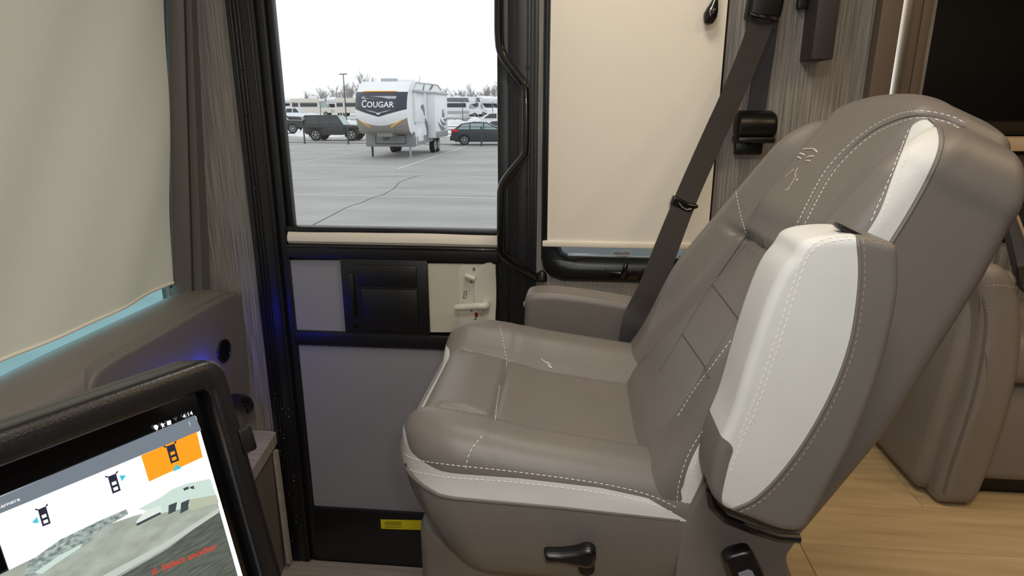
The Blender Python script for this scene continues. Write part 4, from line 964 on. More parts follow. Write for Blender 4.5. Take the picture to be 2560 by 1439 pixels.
DKG = mat('dark window', (48, 54, 60), 0.15, coat=0.3); CGL = mat('pale reflecting glass', (150, 172, 172), 0.15)
TYRE = mat('tyre rubber', (34, 34, 36), 0.8); RIM = mat('alloy rim', (176, 178, 180), 0.35, 0.6); CARK = mat('graphite paint', (50, 54, 58), 0.35, coat=0.3); JEEPK = mat('black paint', (46, 48, 50), 0.4, coat=0.2)
AMB = emit('amber marker', (255, 176, 40), 0.9); TAIL = mat('tail lamp red', (205, 40, 48), 0.3); POSTM = mat('dark steel post', (66, 68, 72), 0.6); BARK = mat('bare twigs', (158, 152, 153), 0.9)
gr_ = MB(); V = []; F = []; Ys = [3.2, 10, 20, 30, 40, 46, 52]; 
ob = link('ground', [(x, y, GZ) for y in (-14, 3.2, 52) for x in (-90, 60)] , [(0, 1, 3, 2), (2, 3, 5, 4)], ASPH, None, False)
lot = tag(ob, 'grey worn asphalt of the parking lot', 'parking lot', kind='structure')
Ys = [52, 60, 75, 84, 92, 98, 104, 120, 140, 200, 420]; Xs = np.linspace(-330, 180, 30)
V = [(x, y, gz(y)) for y in Ys for x in Xs]; n = len(Xs); F = [(j * n + i, j * n + i + 1, (j + 1) * n + i + 1, (j + 1) * n + i) for j in range(len(Ys) - 1) for i in range(n - 1)]
tag(link('ground', V, F, LOT2, None), 'slushy snow-patched back lot beyond the fence', 'lot', kind='structure')
def painted(name, px, w, m, e=0.006):
    P = np.array([onZ(x, y, GZ + e) for x, y in px]); V = []; F = []
    for i in range(len(P)):
        d = P[min(i + 1, len(P) - 1)] - P[max(i - 1, 0)]; d /= np.linalg.norm(d); nrm = np.array([-d[1], d[0], 0]); ww = w if not callable(w) else w(i)
        V += [P[i] - nrm * ww / 2, P[i] + nrm * ww / 2]
    for i in range(len(P) - 1): F.append((2 * i, 2 * i + 1, 2 * i + 3, 2 * i + 2))
    return link(name, V, F, m, lot, False)
for px in ([(690, 418), (930, 373)], [(991, 423), (1175, 362)], [(640, 484), (820, 488), (1243, 496), (1330, 498)], [(800, 433), (920, 428)], [(1095, 432), (1243, 425)], [(1140, 409), (1195, 404)], [(1140, 392), (1243, 388)], [(1170, 445), (1243, 444)], [(690, 376), (790, 359)]):
    P = [np.array(p, float) for p in px]; painted('painted_line', P, 0.10, PAINT)
cr1 = [(660, 640), (760, 575), (840, 532), (870, 517), (905, 506), (930, 494), (955, 486), (970, 478), (985, 470), (1000, 455), (1020, 447), (1050, 438), (1100, 436)]
painted('crack', catmull([(x + random.uniform(-2, 2), y) for x, y in cr1], 5), lambda i: 0.018 + 0.014 * abs(math.sin(i * 1.7)), CRACK, 0.008)
painted('crack', catmull([(700, 450), (800, 447), (900, 444), (960, 441), (1040, 437)], 5), lambda i: 0.016 + 0.012 * abs(math.sin(i * 2.1)), CRACK, 0.007)

def px_ground(x, Y): p = onY(x, 300, Y); return np.array([p[0], Y, gz(Y)])
def lathe_wheel(parent, x, y, r, w, sgn, spokes=5):
    """wheel with its axis along local y; sgn = outward side"""
    wv = thing.__globals__['link']('wheel', *tubevf([(x, y - w / 2, r), (x, y - w / 2 + 0.02, r), (x, y + w / 2 - 0.02, r), (x, y + w / 2, r)], [r * 0.93, r, r, r * 0.93], 28), TYRE, parent, True, 40, True)
    yo = y + sgn * w / 2
    mb = MB(); mb.add(*cyl((x, yo - sgn * 0.03, r), (x, yo + sgn * 0.004, r), r * 0.16, r * 0.14, 12))
    mb.add(*tubevf([(x + r * 0.60 * math.cos(a), yo, r + r * 0.60 * math.sin(a)) for a in np.linspace(0, 2 * math.pi, 25)], r * 0.06, 6))
    for k in range(spokes):
        a = 2 * math.pi * k / spokes + 0.3; mb.tube([(x + r * .12 * math.cos(a), yo, r + r * .12 * math.sin(a)), (x + r * .58 * math.cos(a), yo, r + r * .58 * math.sin(a))], [r * .10, r * .085], 6)
    mb.build('rim', RIM, wv); mb2 = MB(); mb2.add(*cyl((x, yo - sgn * 0.05, r), (x, yo - sgn * 0.02, r), r * .58, r * .58, 20)); mb2.build('rim_back', DKG, wv)
    return wv
def shell(parent, name, prof, W, m, taper=None, bev=0.05):
    """side profile (x,z) extruded across width W; taper(z)->half width factor"""
    bm = bmesh.new(); vs = []
    for s in (-1, 1):
        vs.append([bm.verts.new((x, s * W / 2 * (taper(z) if taper else 1), z)) for x, z in prof])
    n = len(prof); bm.faces.new(vs[0]); bm.faces.new(vs[1][::-1])
    for i in range(n): bm.faces.new((vs[0][i], vs[0][(i + 1) % n], vs[1][(i + 1) % n], vs[1][i]))
    bmesh.ops.recalc_face_normals(bm, faces=bm.faces[:])
    if bev: 
        ed = [e for e in bm.edges if abs(e.verts[0].co.y - e.verts[1].co.y) < 1e-4]
        bmesh.ops.bevel(bm, geom=ed, offset=bev, segments=3, profile=0.6, affect='EDGES')
    bm.verts.index_update(); V = [tuple(v.co) for v in bm.verts]; F = [[v.index for v in f.verts] for f in bm.faces]; bm.free()
    return link(name, V, F, m, parent, True, 35, True)
def sidepane(parent, name, pts, W, m, taper=None, out=0.012, side=(-1, 1)):
    for s in side:
        P = [np.array((x, s * (W / 2 * (taper(z) if taper else 1) + out - 0.02), z)) for x, z in pts]
        V, F = prism(P, (0, s * 0.02, 0)); link(name, V, F, m, parent, False, 40, True)
def quad(parent, name, pts, m, th=(0, 0, 0.01)):
    V, F = prism([np.array(p, float) for p in pts], th); return link(name, V, F, m, parent, False, 40, True)

def car(name, label, px, Y, heading, prof, roof, wins, wheels, W, m, r, roof_m=None, front_glass=None, lights=(), group=None, cat='car', pane_m=DKG, tp=0.2, zr=None, dx=0.0):
    p = px_ground(px, Y); t = thing(name, tuple(p), label, cat, group, None, heading)
    shell(t, 'body', prof, W, m)
    zb = min(z for x, z in roof); ztp = max(z for x, z in roof); tap = lambda z: 1 - tp * np.clip((z - zb) / (ztp - zb), 0, 1)
    shell(t, 'roof', roof, W * 0.97, roof_m or m, tap, 0.06)
    for w in wins: sidepane(t, 'side_window', w, W * 0.97, pane_m, tap)
    if front_glass:
        for (xa, za, xb, zb2) in front_glass:
            hwa = W * .97 / 2 * tap(za) - .08; hwb = W * .97 / 2 * tap(zb2) - .08; o = 0.02 if xa > xb else -0.02
            quad(t, 'windscreen' if xa > xb else 'rear_window', [(xa + o, -hwa, za), (xa + o, hwa, za), (xb + o, hwb, zb2), (xb + o, -hwb, zb2)], CGL, (-o, 0, -0.004))
    for x in wheels:
        for s in (-1, 1): lathe_wheel(t, x, s * (W / 2 - 0.10), r, 0.22, s)
        sidepane(t, 'wheel_arch', [(x + r * 1.2 * math.cos(a), r + r * 1.2 * math.sin(a)) for a in np.linspace(-0.25, math.pi + 0.25, 14)], W, TYRE, None, 0.004)
    for (nm, lo, hi, lm) in lights: box(nm, lo, hi, lm, t, 0.02, 2, True)
    return t

# hard-top off-roader behind the fence
jp = [(-2.05, 0.55), (-2.1, 1.12), (0.75, 1.15), (1.95, 1.10), (2.02, 0.75), (2.05, 0.5), (1.6, 0.45), (-1.9, 0.45)]
jr = [(-2.05, 1.12), (-1.98, 1.82), (0.35, 1.84), (0.85, 1.12)]
J = car('off_road_suv', 'black hard-top off-road vehicle with grey wheels behind the low fence', 838, 47.2, YAW - 0.05, jp, jr, [[(-1.85, 1.2), (-1.82, 1.7), (-1.0, 1.72), (-1.0, 1.2)], [(-0.85, 1.2), (-0.85, 1.72), (-0.15, 1.72), (-0.15, 1.2)], [(-0.05, 1.2), (-0.05, 1.72), (0.3, 1.72), (0.68, 1.2)]], (-1.25, 1.42), 1.85, JEEPK, 0.42,
        front_glass=[(0.85, 1.15, 0.40, 1.78)], lights=(('headlamp', (1.96, -0.75, 0.85), (2.03, -0.55, 1.02), CGL), ('headlamp', (1.96, 0.55, 0.85), (2.03, 0.75, 1.02), CGL), ('bumper', (2.0, -0.9, 0.5), (2.25, 0.9, 0.68), JEEPK), ('step_bar', (-0.7, -0.98, 0.42), (0.85, -0.88, 0.5), JEEPK), ('spare_wheel_cover', (-2.32, -0.4, 0.75), (-2.1, 0.4, 1.5), TYRE)))
for s in (-1, 1):
    for x in (-1.25, 1.42): box('fender_flare', (x - 0.58, s * 0.93 - 0.07, 0.86), (x + 0.58, s * 0.93 + 0.07, 0.96), TYRE, J, 0.03, 2, True)
# dark hatchback
hp = [(-2.1, 0.35), (-2.18, 0.6), (-2.12, 0.98), (-1.9, 1.02), (1.0, 0.98), (1.9, 0.80), (2.15, 0.62), (2.18, 0.35), (1.8, 0.22), (-1.9, 0.22)]
hr = [(-2.02, 0.98), (-1.55, 1.34), (-0.7, 1.47), (0.1, 1.44), (1.15, 0.96)]
car('hatchback', 'dark grey hatchback with red tail lamp parked behind the camper', 1212, 42.4, YAW + 0.04, hp, hr, [[(-1.75, 1.02), (-1.45, 1.30), (-1.0, 1.37), (-1.0, 1.02)], [(-0.92, 1.02), (-0.92, 1.38), (-0.12, 1.38), (-0.12, 1.02)], [(-0.04, 1.02), (-0.04, 1.38), (0.15, 1.36), (0.85, 1.0)]], (-1.33, 1.33), 1.82, CARK, 0.33, pane_m=CGL,
    front_glass=[(1.15, 0.98, 0.15, 1.42)], lights=(('tail_lamp', (-2.17, -0.93, 0.84), (-1.72, -0.80, 1.0), TAIL), ('tail_lamp', (-2.17, 0.80, 0.84), (-1.72, 0.93, 1.0), TAIL), ('bumper', (-2.25, -0.85, 0.3), (-2.05, 0.85, 0.6), CARK)))
# two pale cars beyond it
sp = [(-2.2, 0.4), (-2.25, 0.85), (-1.8, 1.0), (1.2, 0.95), (2.2, 0.8), (2.3, 0.4), (1.9, 0.25), (-1.9, 0.25)]; sr = [(-1.9, 0.98), (-1.1, 1.42), (0.3, 1.45), (1.25, 0.94)]
sw = [[(-1.55, 1.02), (-1.0, 1.36), (-0.4, 1.38), (-0.4, 1.02)], [(-0.3, 1.02), (-0.3, 1.38), (0.3, 1.38), (0.9, 1.0)]]
car('sedan', 'white snow-covered car beyond the dark hatchback', 1262, 50.0, YAW + 0.05, sp, sr, sw, (-1.35, 1.4), 1.8, RVW, 0.33, SNOW, [(1.25, 0.97, 0.35, 1.4)])
car('suv', 'white car with roof snow below the snow bank', 1252, 58.5, YAW + 0.05, [(x, z + 0.25) for x, z in sp], [(x, z * 1.12 + 0.22) for x, z in sr], [[(x, z * 1.12 + 0.22) for x, z in w] for w in sw], (-1.35, 1.4), 1.85, RVW, 0.36, SNOW, [(1.25, 1.32, 0.35, 1.80)])
# pickups on the far left
pp = [(-2.9, 0.6), (-2.9, 1.2), (-0.95, 1.2), (1.0, 1.2), (2.75, 1.15), (2.85, 0.6), (2.5, 0.5), (-2.6, 0.5)]; pr = [(-1.05, 1.2), (-0.95, 1.88), (0.5, 1.9), (1.15, 1.2)]
pw = [[(-0.9, 1.26), (-0.85, 1.8), (-0.1, 1.8), (-0.1, 1.26)], [(0.0, 1.26), (0.0, 1.8), (0.45, 1.8), (0.9, 1.26)]]
car('pickup_truck', 'white crew cab pickup facing the parked vans', 739, 88.0, YAW + 0.0, pp, pr, pw, (-1.8, 1.85), 1.95, RVW, 0.42, None, [(1.15, 1.22, 0.55, 1.84)], cat='pickup')
car('pickup_truck', 'dark pickup nose-on beside the white pickup', 690, 70.0, YAW + 0.1, pp, pr, pw, (-1.8, 1.85), 1.95, CARK, 0.42, None, [(1.15, 1.22, 0.55, 1.84)], lights=(('grille', (2.8, -0.8, 0.7), (2.9, 0.8, 1.05), DKG),), cat='pickup')
car('pickup_truck', 'dark pickup with chrome grille by the door jamb', 684, 58.0, YAW + 0.1, pp, pr, pw, (-1.8, 1.85), 1.95, JEEPK, 0.42, None, [(1.15, 1.22, 0.55, 1.84)], lights=(('grille', (2.8, -0.8, 0.7), (2.92, 0.8, 1.1), RIM), ('bumper', (2.85, -0.9, 0.45), (3.0, 0.9, 0.62), RIM)), cat='pickup')

# ------------------------------------------------------------------ the fifth wheel camper
pA = onZ(1027, 394, GZ); pB = onZ(1086, 378, GZ)                   # near landing leg, near wheel on the ground
ax = pB - pA; ax[2] = 0; ax /= np.linalg.norm(ax); ang = math.atan2(ax[1], ax[0])  # local +x runs to the rear
lat = np.array([ax[1], -ax[0], 0])                                 # near side (picture right)
org = pA - lat * 0.95
cp = thing('fifth_wheel_camper', (org[0], org[1], GZ), 'white fifth-wheel camper with dark front cap lettered COUGAR', 'camper', None, None, ang)
HWc = 1.22
# local frame: x rear, y = left of travel to the rear => near side is -y
def cy(s): return -s
K_ = dict(local=True)
body_prof = [(0.05, 0.55), (0.05, 1.20), (-0.55, 1.20), (-0.55, 3.35), (-0.15, 3.52), (4.9, 3.52), (5.75, 3.30), (5.75, 0.85), (3.0, 0.62)]
shell(cp, 'body', body_prof, HWc * 2, RVW, None, 0.06)
# front cap: curved surface, split into dark, white and warm grey areas
cprof = catmull([(-0.50, 3.42), (-0.95, 3.20), (-1.38, 2.98), (-1.60, 2.60), (-1.68, 2.15), (-1.60, 1.70), (-1.35, 1.36), (-0.95, 1.20), (-0.45, 1.14)], 8)
us = np.linspace(-1, 1, 60); V = []; F = []; n = len(cprof)
for u in us:
    bend = 0.42 * abs(u) ** 3.0; edge = HWc * u
    for (x, z) in cprof: V.append((x + bend * np.clip((-0.5 - x) / 0.9, 0, 1), edge, z))
for i in range(len(us) - 1):
    for k in range(n - 1): a = i * n + k; F.append((a, a + 1, a + n + 1, a + n))
V = np.array(V); uu = np.abs(V[:, 1]) / HWc
fd = np.minimum(V[:, 2] - (1.93 + 0.34 * uu), 3.03 - V[:, 2]); (Va, Fa), (Vr, Fr) = split(V, F, fd)
capf = link('cap_dark_band', Va, Fa, RVD, cp, True, 40, True)
u2 = np.abs(Vr[:, 1]) / HWc; fw2 = Vr[:, 2] - (1.54 + 0.36 * u2 ** 2); (Va, Fa), (Vr2, Fr2) = split(Vr, Fr, fw2)
link('cap_white_band', Va, Fa, RVW, cp, True, 40, True); link('cap_lower', Vr2, Fr2, RVT, cp, True, 40, True)
Vc_, Fc_ = prism([np.array((x, 0.0, z)) for x, z in cprof[::4]] + [np.array((-0.45, 0.0, 1.14))], (0, 0.0, 0))
for s in (-1, 1):
    pts = [np.array((x + 0.42 * np.clip((-0.5 - x) / 0.9, 0, 1), s * HWc, z)) for x, z in cprof]; link('cap_cheek', pts, [tuple(range(len(pts)))], RVW, cp, False, 40, True)
def capx(z, y):
    x = np.interp(-z, [-p[1] for p in cprof], [p[0] for p in cprof]); return x + 0.42 * (abs(y) / HWc) ** 3 * np.clip((-0.5 - x) / 0.9, 0, 1)
def cap_text(s, yc, z, h, w, m):
    V, F = text_vf(s, 1.0, 0.012); x0, x1 = V[:, 0].min(), V[:, 0].max(); W = []
    for v in V:
        y = yc - ((v[0] - x0) / (x1 - x0) - 0.5) * w * -1.0; W.append((y, z + v[1] / 0.69 * h))
    return [(capx(zz, y) - 0.015, y * 1.0, zz) for y, zz in W], F
# lettering reads left to right for a viewer in front: picture right is local -y
def cap_word(parts, z, m):
    for s, ya, yb, h in parts:
        V, F = text_vf(s, 1.0, 0.014); x0, x1 = V[:, 0].min(), V[:, 0].max(); W = []
        for v in V:
            y = ya + (yb - ya) * (v[0] - x0) / (x1 - x0); zz = z + v[1] / 0.69 * h; W.append((capx(zz, y) - 0.02, y, zz))
        link('lettering', W, F, m, capf, False)
WL = mat('white lettering', (244, 246, 250), 0.4)
cap_word((('C', 0.80, 0.55, 0.31), ('OUGAR', 0.52, -0.72, 0.245)), 2.35, WL)
def cap_poly(name, pts, m, out=0.015, n=1):
    P = resample(np.array(pts, float), 40, True); c = P.mean(0)
    V = [(capx(z, y) - out, y, z) for y, z in P]; link(name, V, [tuple(range(len(P)))], m, capf, False)
cap_poly('cap_window_stripe', [(0.82, 2.72), (0.82, 2.84), (-0.80, 2.84), (-0.80, 2.72)], RVS)
for s in (1, -1):
    cap_poly('wing_emblem', [(0.62 * s, 2.25), (0.10 * s, 2.13), (0.02 * s, 2.08), (0.05 * s, 2.10), (0.35 * s, 2.16)], WL); cap_poly('wing_emblem', [(0.12 * s, 2.12), (0.0, 2.10), (0.0, 2.03), (0.06 * s, 2.04)], WL)
    V = [(capx(z, y * s) - 0.06, y * s, z) for y, z in ((1.02, 1.78), (1.02, 1.83), (0.50, 1.50), (0.50, 1.45))]; link('marker_light', *prism([np.array(v) for v in V], (0.012, 0, 0)), AMB, capf, False)
link('marker_light', *prism([np.array((capx(3.06, y) - 0.05, y, 3.07)) for y in np.linspace(0.8, -0.8, 12)] + [np.array((capx(3.03, y) - 0.05, y, 3.03)) for y in np.linspace(-0.8, 0.8, 12)], (0.01, 0, 0)), AMB, capf, False)
# nose hatch, kingpin box, lower front wall with door
box('lower_front', (-0.12, -HWc, 0.52), (0.06, HWc, 1.18), RVG, cp, 0.03, 2, True)
fr2 = [(-0.128, y, z) for y, z in rrect(-0.78, 0.72, 0.66, 1.06, 0.06, 6)]; tube_o = link('hatch_frame', *tubevf(fr2 + [fr2[0]], 0.018, 6), DKG, cp, True, 40, True)
box('king_pin_box', (-0.95, -0.38, 1.02), (-0.10, 0.38, 1.24), RVT, cp, 0.03, 2, True); box('king_pin', (-0.85, -0.12, 0.86), (-0.6, 0.12, 1.05), DKG, cp, 0.02, 2, True); box('placard', (-0.14, 0.10, 0.92), (-0.13, 0.36, 1.02), mat('blue placard', (120, 150, 190), 0.5), cp, 0, 2, True)
for s in (-1, 1):
    V, F = cyl((0.0, s * 0.95, 0.0), (0.0, s * 0.95, 0.6), 0.05, 0.06, 10); lg_ = link('landing_leg', V, F, RIM if s < 0 else DKG, cp, True, 40, True)
    box('foot', (-0.12, s * 0.95 - 0.12, 0.0), (0.12, s * 0.95 + 0.12, 0.03), RIM, lg_)
for x in (3.95, 4.75):
    for s in (-1, 1): lathe_wheel(cp, x, s * (HWc - 0.12), 0.38, 0.25, s, 6)
sidepane(cp, 'skirt', [(0.06, 0.55), (0.06, 0.98), (3.1, 1.02), (5.75, 1.12), (5.75, 0.85), (3.0, 0.62)], HWc * 2, RVG, None, 0.012)
sidepane(cp, 'wheel_well', [(3.4, 0.68), (3.5, 0.92), (5.2, 0.98), (5.3, 0.76)], HWc * 2, DKG, None, 0.02)
def sp_(name, lo, hi, m, bev=0.02, par=cp): return box(name, lo, hi, m, par, bev, 2, True)
s1 = sp_('slide_out', (2.45, -HWc - 0.42, 0.82), (5.3, -HWc, 3.02), RVW, 0.03); sp_('slide_awning', (2.4, -HWc - 0.5, 3.0), (5.35, -HWc, 3.12), RVS, 0.03, s1)
sp_('slide_skirt', (2.46, -HWc - 0.425, 0.84), (5.29, -HWc - 0.40, 1.14), RVG, 0.004, s1); sp_('window', (4.0, -HWc - 0.432, 1.85), (4.55, -HWc - 0.41, 2.25), DKG, 0.01, s1)
s2 = sp_('slide_out', (-0.15, -HWc - 0.12, 1.65), (1.5, -HWc, 3.05), RVW, 0.03); sp_('slide_awning', (-0.2, -HWc - 0.30, 3.02), (1.55, -HWc, 3.14), RVS, 0.03, s2)
sp_('baggage_door', (0.5, -HWc - 0.015, 0.75), (1.5, -HWc + 0.01, 1.35), RVW, 0.006); sp_('corner_post', (0.12, -HWc - 0.02, 0.6), (0.22, -HWc + 0.01, 1.2), RVW, 0.006)
def swoop(par, pts, yo, w=1.0):
    P = resample(catmull(pts, 8), 24); V = []; F = []; n = len(P)
    for i in range(n):
        d = P[min(i + 1, n - 1)] - P[max(i - 1, 0)]; d /= np.linalg.norm(d) + 1e-9; ww = 0.11 * w * math.sin(math.pi * (0.06 + 0.88 * i / (n - 1))); nr = np.array([-d[1], d[0]])
        a, b = P[i] - nr * ww, P[i] + nr * ww; V += [(a[0], yo, a[1]), (b[0], yo, b[1])]
    for i in range(n - 1): F.append((2 * i, 2 * i + 1, 2 * i + 3, 2 * i + 2))
    link('graphic_swoop', V, F, SWOOP, par, False, 40, True) if par is cp else link('graphic_swoop', V, F, SWOOP, par, False)
swoop(cp, [(0.05, 1.55), (0.3, 1.9), (0.9, 2.1), (1.4, 2.05)], -HWc - 0.02); swoop(s2, [(0.75, 2.35), (1.2, 2.32), (1.45, 1.95)], -HWc - 0.13, 1.4)
swoop(cp, [(1.55, 1.9), (2.1, 1.6), (2.35, 1.2), (2.2, 0.8)], -HWc - 0.02, 1.4); swoop(s1, [(3.0, 1.6), (3.7, 1.3), (4.6, 1.22)], -HWc - 0.435); swoop(s1, [(3.5, 1.75), (4.1, 1.5), (4.9, 1.5)], -HWc - 0.435, .8); swoop(s1, [(4.3, 1.75), (4.8, 1.68), (5.25, 1.8)], -HWc - 0.435, .7)
swoop(cp, [(1.5, 2.9), (1.9, 3.3), (2.1, 3.5)], -HWc - 0.01, .8); swoop(cp, [(3.0, 3.18), (3.6, 3.4), (4.0, 3.5)], -HWc - 0.01, .8)
sp_('roof_air_unit', (2.6, -0.5, 3.50), (3.9, 0.5, 3.72), RVW, 0.05); sp_('roof_vent', (1.2, -0.05, 3.5), (1.5, 0.75, 3.72), RVS, 0.03); sp_('roof_vent', (4.6, -0.6, 3.5), (5.0, -0.3, 3.62), RVS, 0.03)
tube_ = link('antenna', *cyl((4.3, -0.4, 3.5), (4.3, -0.4, 4.0), 0.012, 0.008, 6), POSTM, cp, True, 40, True)
V, F = tubevf([(-0.15, -HWc - 0.005, 3.1), (0.5, -HWc - 0.005, 3.48), (3.0, -HWc - 0.005, 3.52), (4.9, -HWc - 0.005, 3.52), (5.74, -HWc - 0.005, 3.28)], 0.03, 6); link('roof_edge_trim', V, F, RVS, cp, True, 40, True)

# ------------------------------------------------------------------ motorhomes parked in the back lot
def motorhome(label, px, Y, heading, bm_, overcab=True, L_=6.4, H_=3.1, z=None, group='motorhomes in the back lot', low=None):
    p = px_ground(px, Y); t = thing('motorhome', tuple(p if z is None else (p[0], p[1], z)), label, 'motorhome', group, None, heading)
    if overcab: prof = [(-L_ / 2, 0.55), (-L_ / 2, H_), (L_ / 2 - 1.7, H_ + 0.05), (L_ / 2 - 0.75, H_ - 0.25), (L_ / 2 - 0.95, H_ - 0.95), (L_ / 2 - 1.7, H_ - 1.1), (L_ / 2 - 1.75, 0.5)]
    else: prof = [(-L_ / 2, 0.5), (-L_ / 2, H_ - 0.35), (-L_ / 2 + 0.2, H_ - 0.2), (L_ / 2 - 2.3, H_ - 0.2), (L_ / 2 - 1.75, H_ - 0.45), (L_ / 2 - 1.75, 0.5)]
    shell(t, 'coach_body', prof, 2.3, bm_, None, 0.08)
    zc = 1.95 if overcab else H_ - 0.6
    shell(t, 'cab', [(L_ / 2 - 1.78, 0.5), (L_ / 2 - 1.78, zc), (L_ / 2 - 1.5, zc), (L_ / 2 - 0.75, 1.35), (L_ / 2 - 0.05, 1.1), (L_ / 2, 0.5)], 2.05, bm_, None, 0.08)
    sidepane(t, 'cab_window', [(L_ / 2 - 1.7, 1.32), (L_ / 2 - 1.7, zc - 0.1), (L_ / 2 - 1.5, zc - 0.1), (L_ / 2 - 0.85, 1.32)], 2.05, CGL, None, 0.012)
    quad(t, 'windscreen', [(L_ / 2 - 1.45, -0.85, zc - 0.05), (L_ / 2 - 1.45, 0.85, zc - 0.05), (L_ / 2 - 0.74, 0.85, 1.38), (L_ / 2 - 0.74, -0.85, 1.38)], DKG, (0.03, 0, 0.03))
    hz_ = 1.5 if overcab else 1.45
    sidepane(t, 'side_window', [(-L_ / 2 + 1.6, hz_), (-L_ / 2 + 1.6, hz_ + 0.6), (L_ / 2 - 2.2, hz_ + 0.6), (L_ / 2 - 2.2, hz_)], 2.3, DKG, None, 0.012)
    sidepane(t, 'side_window', [(-L_ / 2 + 0.3, hz_), (-L_ / 2 + 0.3, hz_ + 0.6), (-L_ / 2 + 1.3, hz_ + 0.6), (-L_ / 2 + 1.3, hz_)], 2.3, DKG, None, 0.012)
    if overcab: sidepane(t, 'awning_stripe', [(-L_ / 2 + 0.2, 2.35), (-L_ / 2 + 0.2, 2.85), (L_ / 2 - 1.9, 2.85), (L_ / 2 - 1.7, 2.25)], 2.3, SWOOP, None, 0.012)
    sidepane(t, 'lower_stripe', [(-L_ / 2 + 0.05, 0.55), (-L_ / 2 + 0.05, 1.0), (L_ / 2 - 1.8, 1.0), (L_ / 2 - 1.8, 0.55)], 2.3, low or RVS, None, 0.012)
    box('roof_unit', (-0.4, -0.4, H_ - (0.25 if not overcab else 0)), (0.6, 0.4, H_ + 0.2), RVW, t, 0.05, 2, True)
    for x in (-L_ / 2 + 1.5, L_ / 2 - 0.95):
        for s in (-1, 1): lathe_wheel(t, x, s * 0.95, 0.36, 0.24, s)
    return t
motorhome('white over-cab motorhome with long dark side window right of the camper', 1142, 97.0, YAW, RVW, True, 7.4, 3.0, -0.35)
for k in range(5):
    motorhome('white motorhome nose-on in the row behind the snow bank', 1203 + k * 13.0, 104.0 + k * 3.4, YAW - 0.9, RVW, True, 6.2, 3.0, -0.25, 'nose-on row of motorhomes')
motorhome('beige camper van with long dark window band', 785, 104.0, YAW - 0.02, RVB, False, 6.6, 2.95, -0.2, 'camper vans', RVB)
motorhome('white motorhome end-on between the camper vans', 836, 110.0, YAW - 1.2, RVW, True, 6.0, 2.9, -0.2, 'camper vans', DKG)
motorhome('cream camper van beside the lamp post', 893, 104.0, YAW + 0.02, RVB, False, 6.4, 3.0, -0.2, 'camper vans', RVB)
for k in range(7):
    motorhome('distant pale trailer roofline far behind the vans', 690 + k * 34.0, 150.0, YAW - 1.5, RVW, True, 6.0, 3.0, 0.15, 'far trailers')

# ------------------------------------------------------------------ fences, lamp post, snow, trees
def fence(label, posts, h, rails, r, base=None, name='cable_fence'):
    P0 = [px_ground(x, Y) for x, Y in posts]; t = thing(name, tuple(P0[0]), label, 'fence')
    for p in P0: V, F = cyl(p, p + (0, 0, h), r, r, 8); link('post', V, F, POSTM, t)
    for z in rails: tube('rail', [p + (0, 0, z * h) for p in P0], r * 0.35, POSTM, t, 6)
    return t
fence('low cable fence with dark posts along the front of the lot', [(648, 42.6), (757, 42.2), (867, 41.8), (985, 41.4), (1095, 41.0), (1203, 40.6), (1310, 40.2)], 1.22, (0.97, 0.07), 0.055)
fence('tall chain-link fence posts before the parked motorhomes', [(655, 94), (738, 94), (803, 94), (866, 94), (990, 94), (1060, 94), (1157, 94), (1232, 94), (1300, 94)], 2.6, (0.98, 0.03), 0.045, name='chain_link_fence')
lp = px_ground(866, 92.0); t = thing('lamp_post', tuple(lp), 'tall thin lot lamp post before the camper vans', 'lamp post')
V, F = cyl(lp, lp + (0, 0, 6.4), 0.09, 0.06, 10); link('pole', V, F, POSTM, t); box('lamp_head', (lp[0] - 0.55, lp[1] - 0.15, lp[2] + 6.38), (lp[0] + 0.55, lp[1] + 0.15, lp[2] + 6.5), POSTM, t, 0.03)
def snowbank(label, px0, px1, Y, h, d):
    a = px_ground(px0, Y); b = px_ground(px1, Y); V = []; F = []; nx, nd = 60, 14
    for i in range(nx + 1):
        for k in range(nd + 1):
            u = i / nx; v = k / nd * 2 - 1; hh = h * (1 - v * v) * (0.7 + 0.2 * math.sin(u * 11 + 1) + 0.15 * math.sin(u * 29) + 0.12 * math.sin(v * 7 + u * 17)) * min(1, 8 * u, 8 * (1 - u))
            V.append((a[0] + (b[0] - a[0]) * u, Y + v * d, gz(Y + v * d) - 0.05 + max(hh, 0)))
    for i in range(nx):
        for k in range(nd): q = i * (nd + 1) + k; F.append((q, q + 1, q + nd + 2, q + nd + 1))
    return tag(link('snow_bank', V, F, SNOW, None), label, 'snow bank')
snowbank('long ploughed snow bank in front of the motorhomes', 1085, 1290, 74.0, 1.15, 4.0)
snowbank('dirty snow heap above the black off-roader', 862, 960, 72.0, 1.0, 3.0)
snowbank('small snow pile beside the black off-roader', 742, 772, 55.0, 0.7, 1.2)
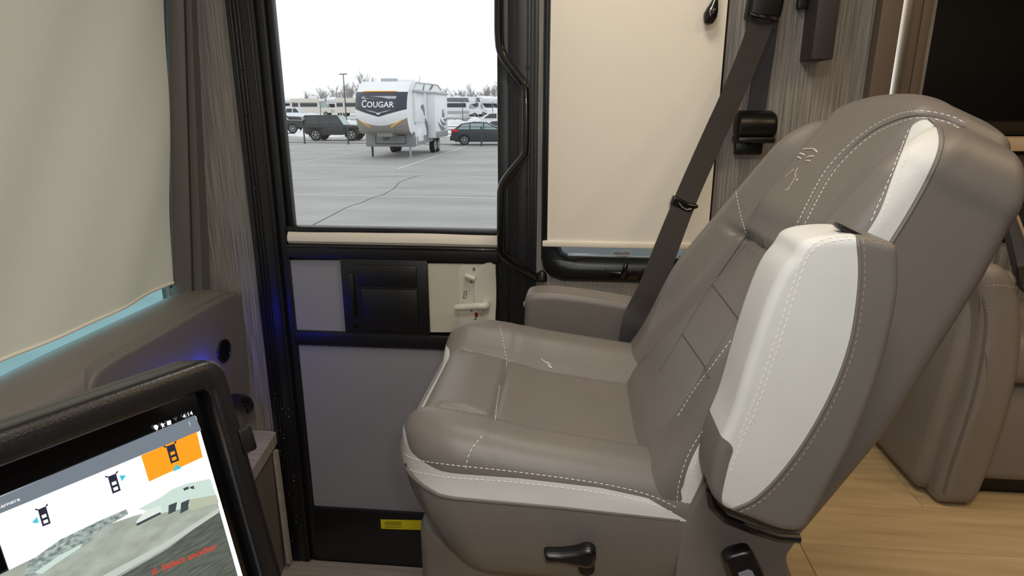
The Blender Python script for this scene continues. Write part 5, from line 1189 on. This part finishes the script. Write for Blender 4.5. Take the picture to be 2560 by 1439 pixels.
def tree_mesh(seed, H):
    rnd = random.Random(seed); mb = MB()
    def br(p, d, L, r, lev):
        q = p + d * L; mb.add(*tubevf([p, q], [r, r * 0.6], 3, False))
        if lev == 0: return
        for _ in range(4 if lev > 1 else 5):
            nd = d + np.array([rnd.uniform(-1, 1), rnd.uniform(-1, 1), rnd.uniform(-0.1, 0.7)]) * 0.75; nd /= np.linalg.norm(nd)
            br(p + d * L * rnd.uniform(0.45, 1.0), nd, L * rnd.uniform(0.5, 0.75), r * 0.5, lev - 1)
    br(np.zeros(3), np.array([0, 0, 1.0]), H * 0.38, 0.16, 4)
    return mb
protos = [tree_mesh(s, 7.5) for s in (1, 2, 3)]; protod = []
rnd = random.Random(9)
spots = []
for (x0, x1, n, fn) in ((694, 765, 9, lambda x: 0.75), (766, 872, 20, lambda x: 0.95 + 0.35 * math.sin((x - 766) / 106 * math.pi / 2)), (874, 935, 11, lambda x: 1.75), (1100, 1222, 22, lambda x: 1.2), (1224, 1262, 7, lambda x: 1.6)):
    for k in range(n):
        x = x0 + (x1 - x0) * k / (n - 1); spots.append((x, (k * 3 % 7) * 2.4 + rnd.uniform(0, 1), fn(x) * rnd.uniform(0.85, 1.12)))
for i, (x, dy, s) in enumerate(spots):
    Y = 205.0 + dy * 6; p = px_ground(x, Y)
    if i < 3: o = protos[i].build('bare_tree', BARK, None, False); protod.append(o.data)
    else: o = bpy.data.objects.new('bare_tree', protod[i % 3]); COL.objects.link(o)
    o.location = (p[0], p[1], p[2] - 0.1); o.rotation_euler = (0, 0, rnd.uniform(0, 6)); o.scale = (s * 1.15, s * 1.15, s)
    if x < 766: lab, grp = 'low bare winter tree above the white pickup', 'bare trees above the pickup'
    elif x < 873: lab, grp = 'bare winter tree rising behind the camper vans', 'bare trees behind the vans'
    elif x < 960: lab, grp = 'tall bare winter tree beside the lamp post and camper roof', 'tall bare trees by the camper'
    else: lab, grp = 'bare winter tree behind the over-cab motorhomes', 'bare trees behind the motorhomes'
    tag(o, lab, 'tree', grp)
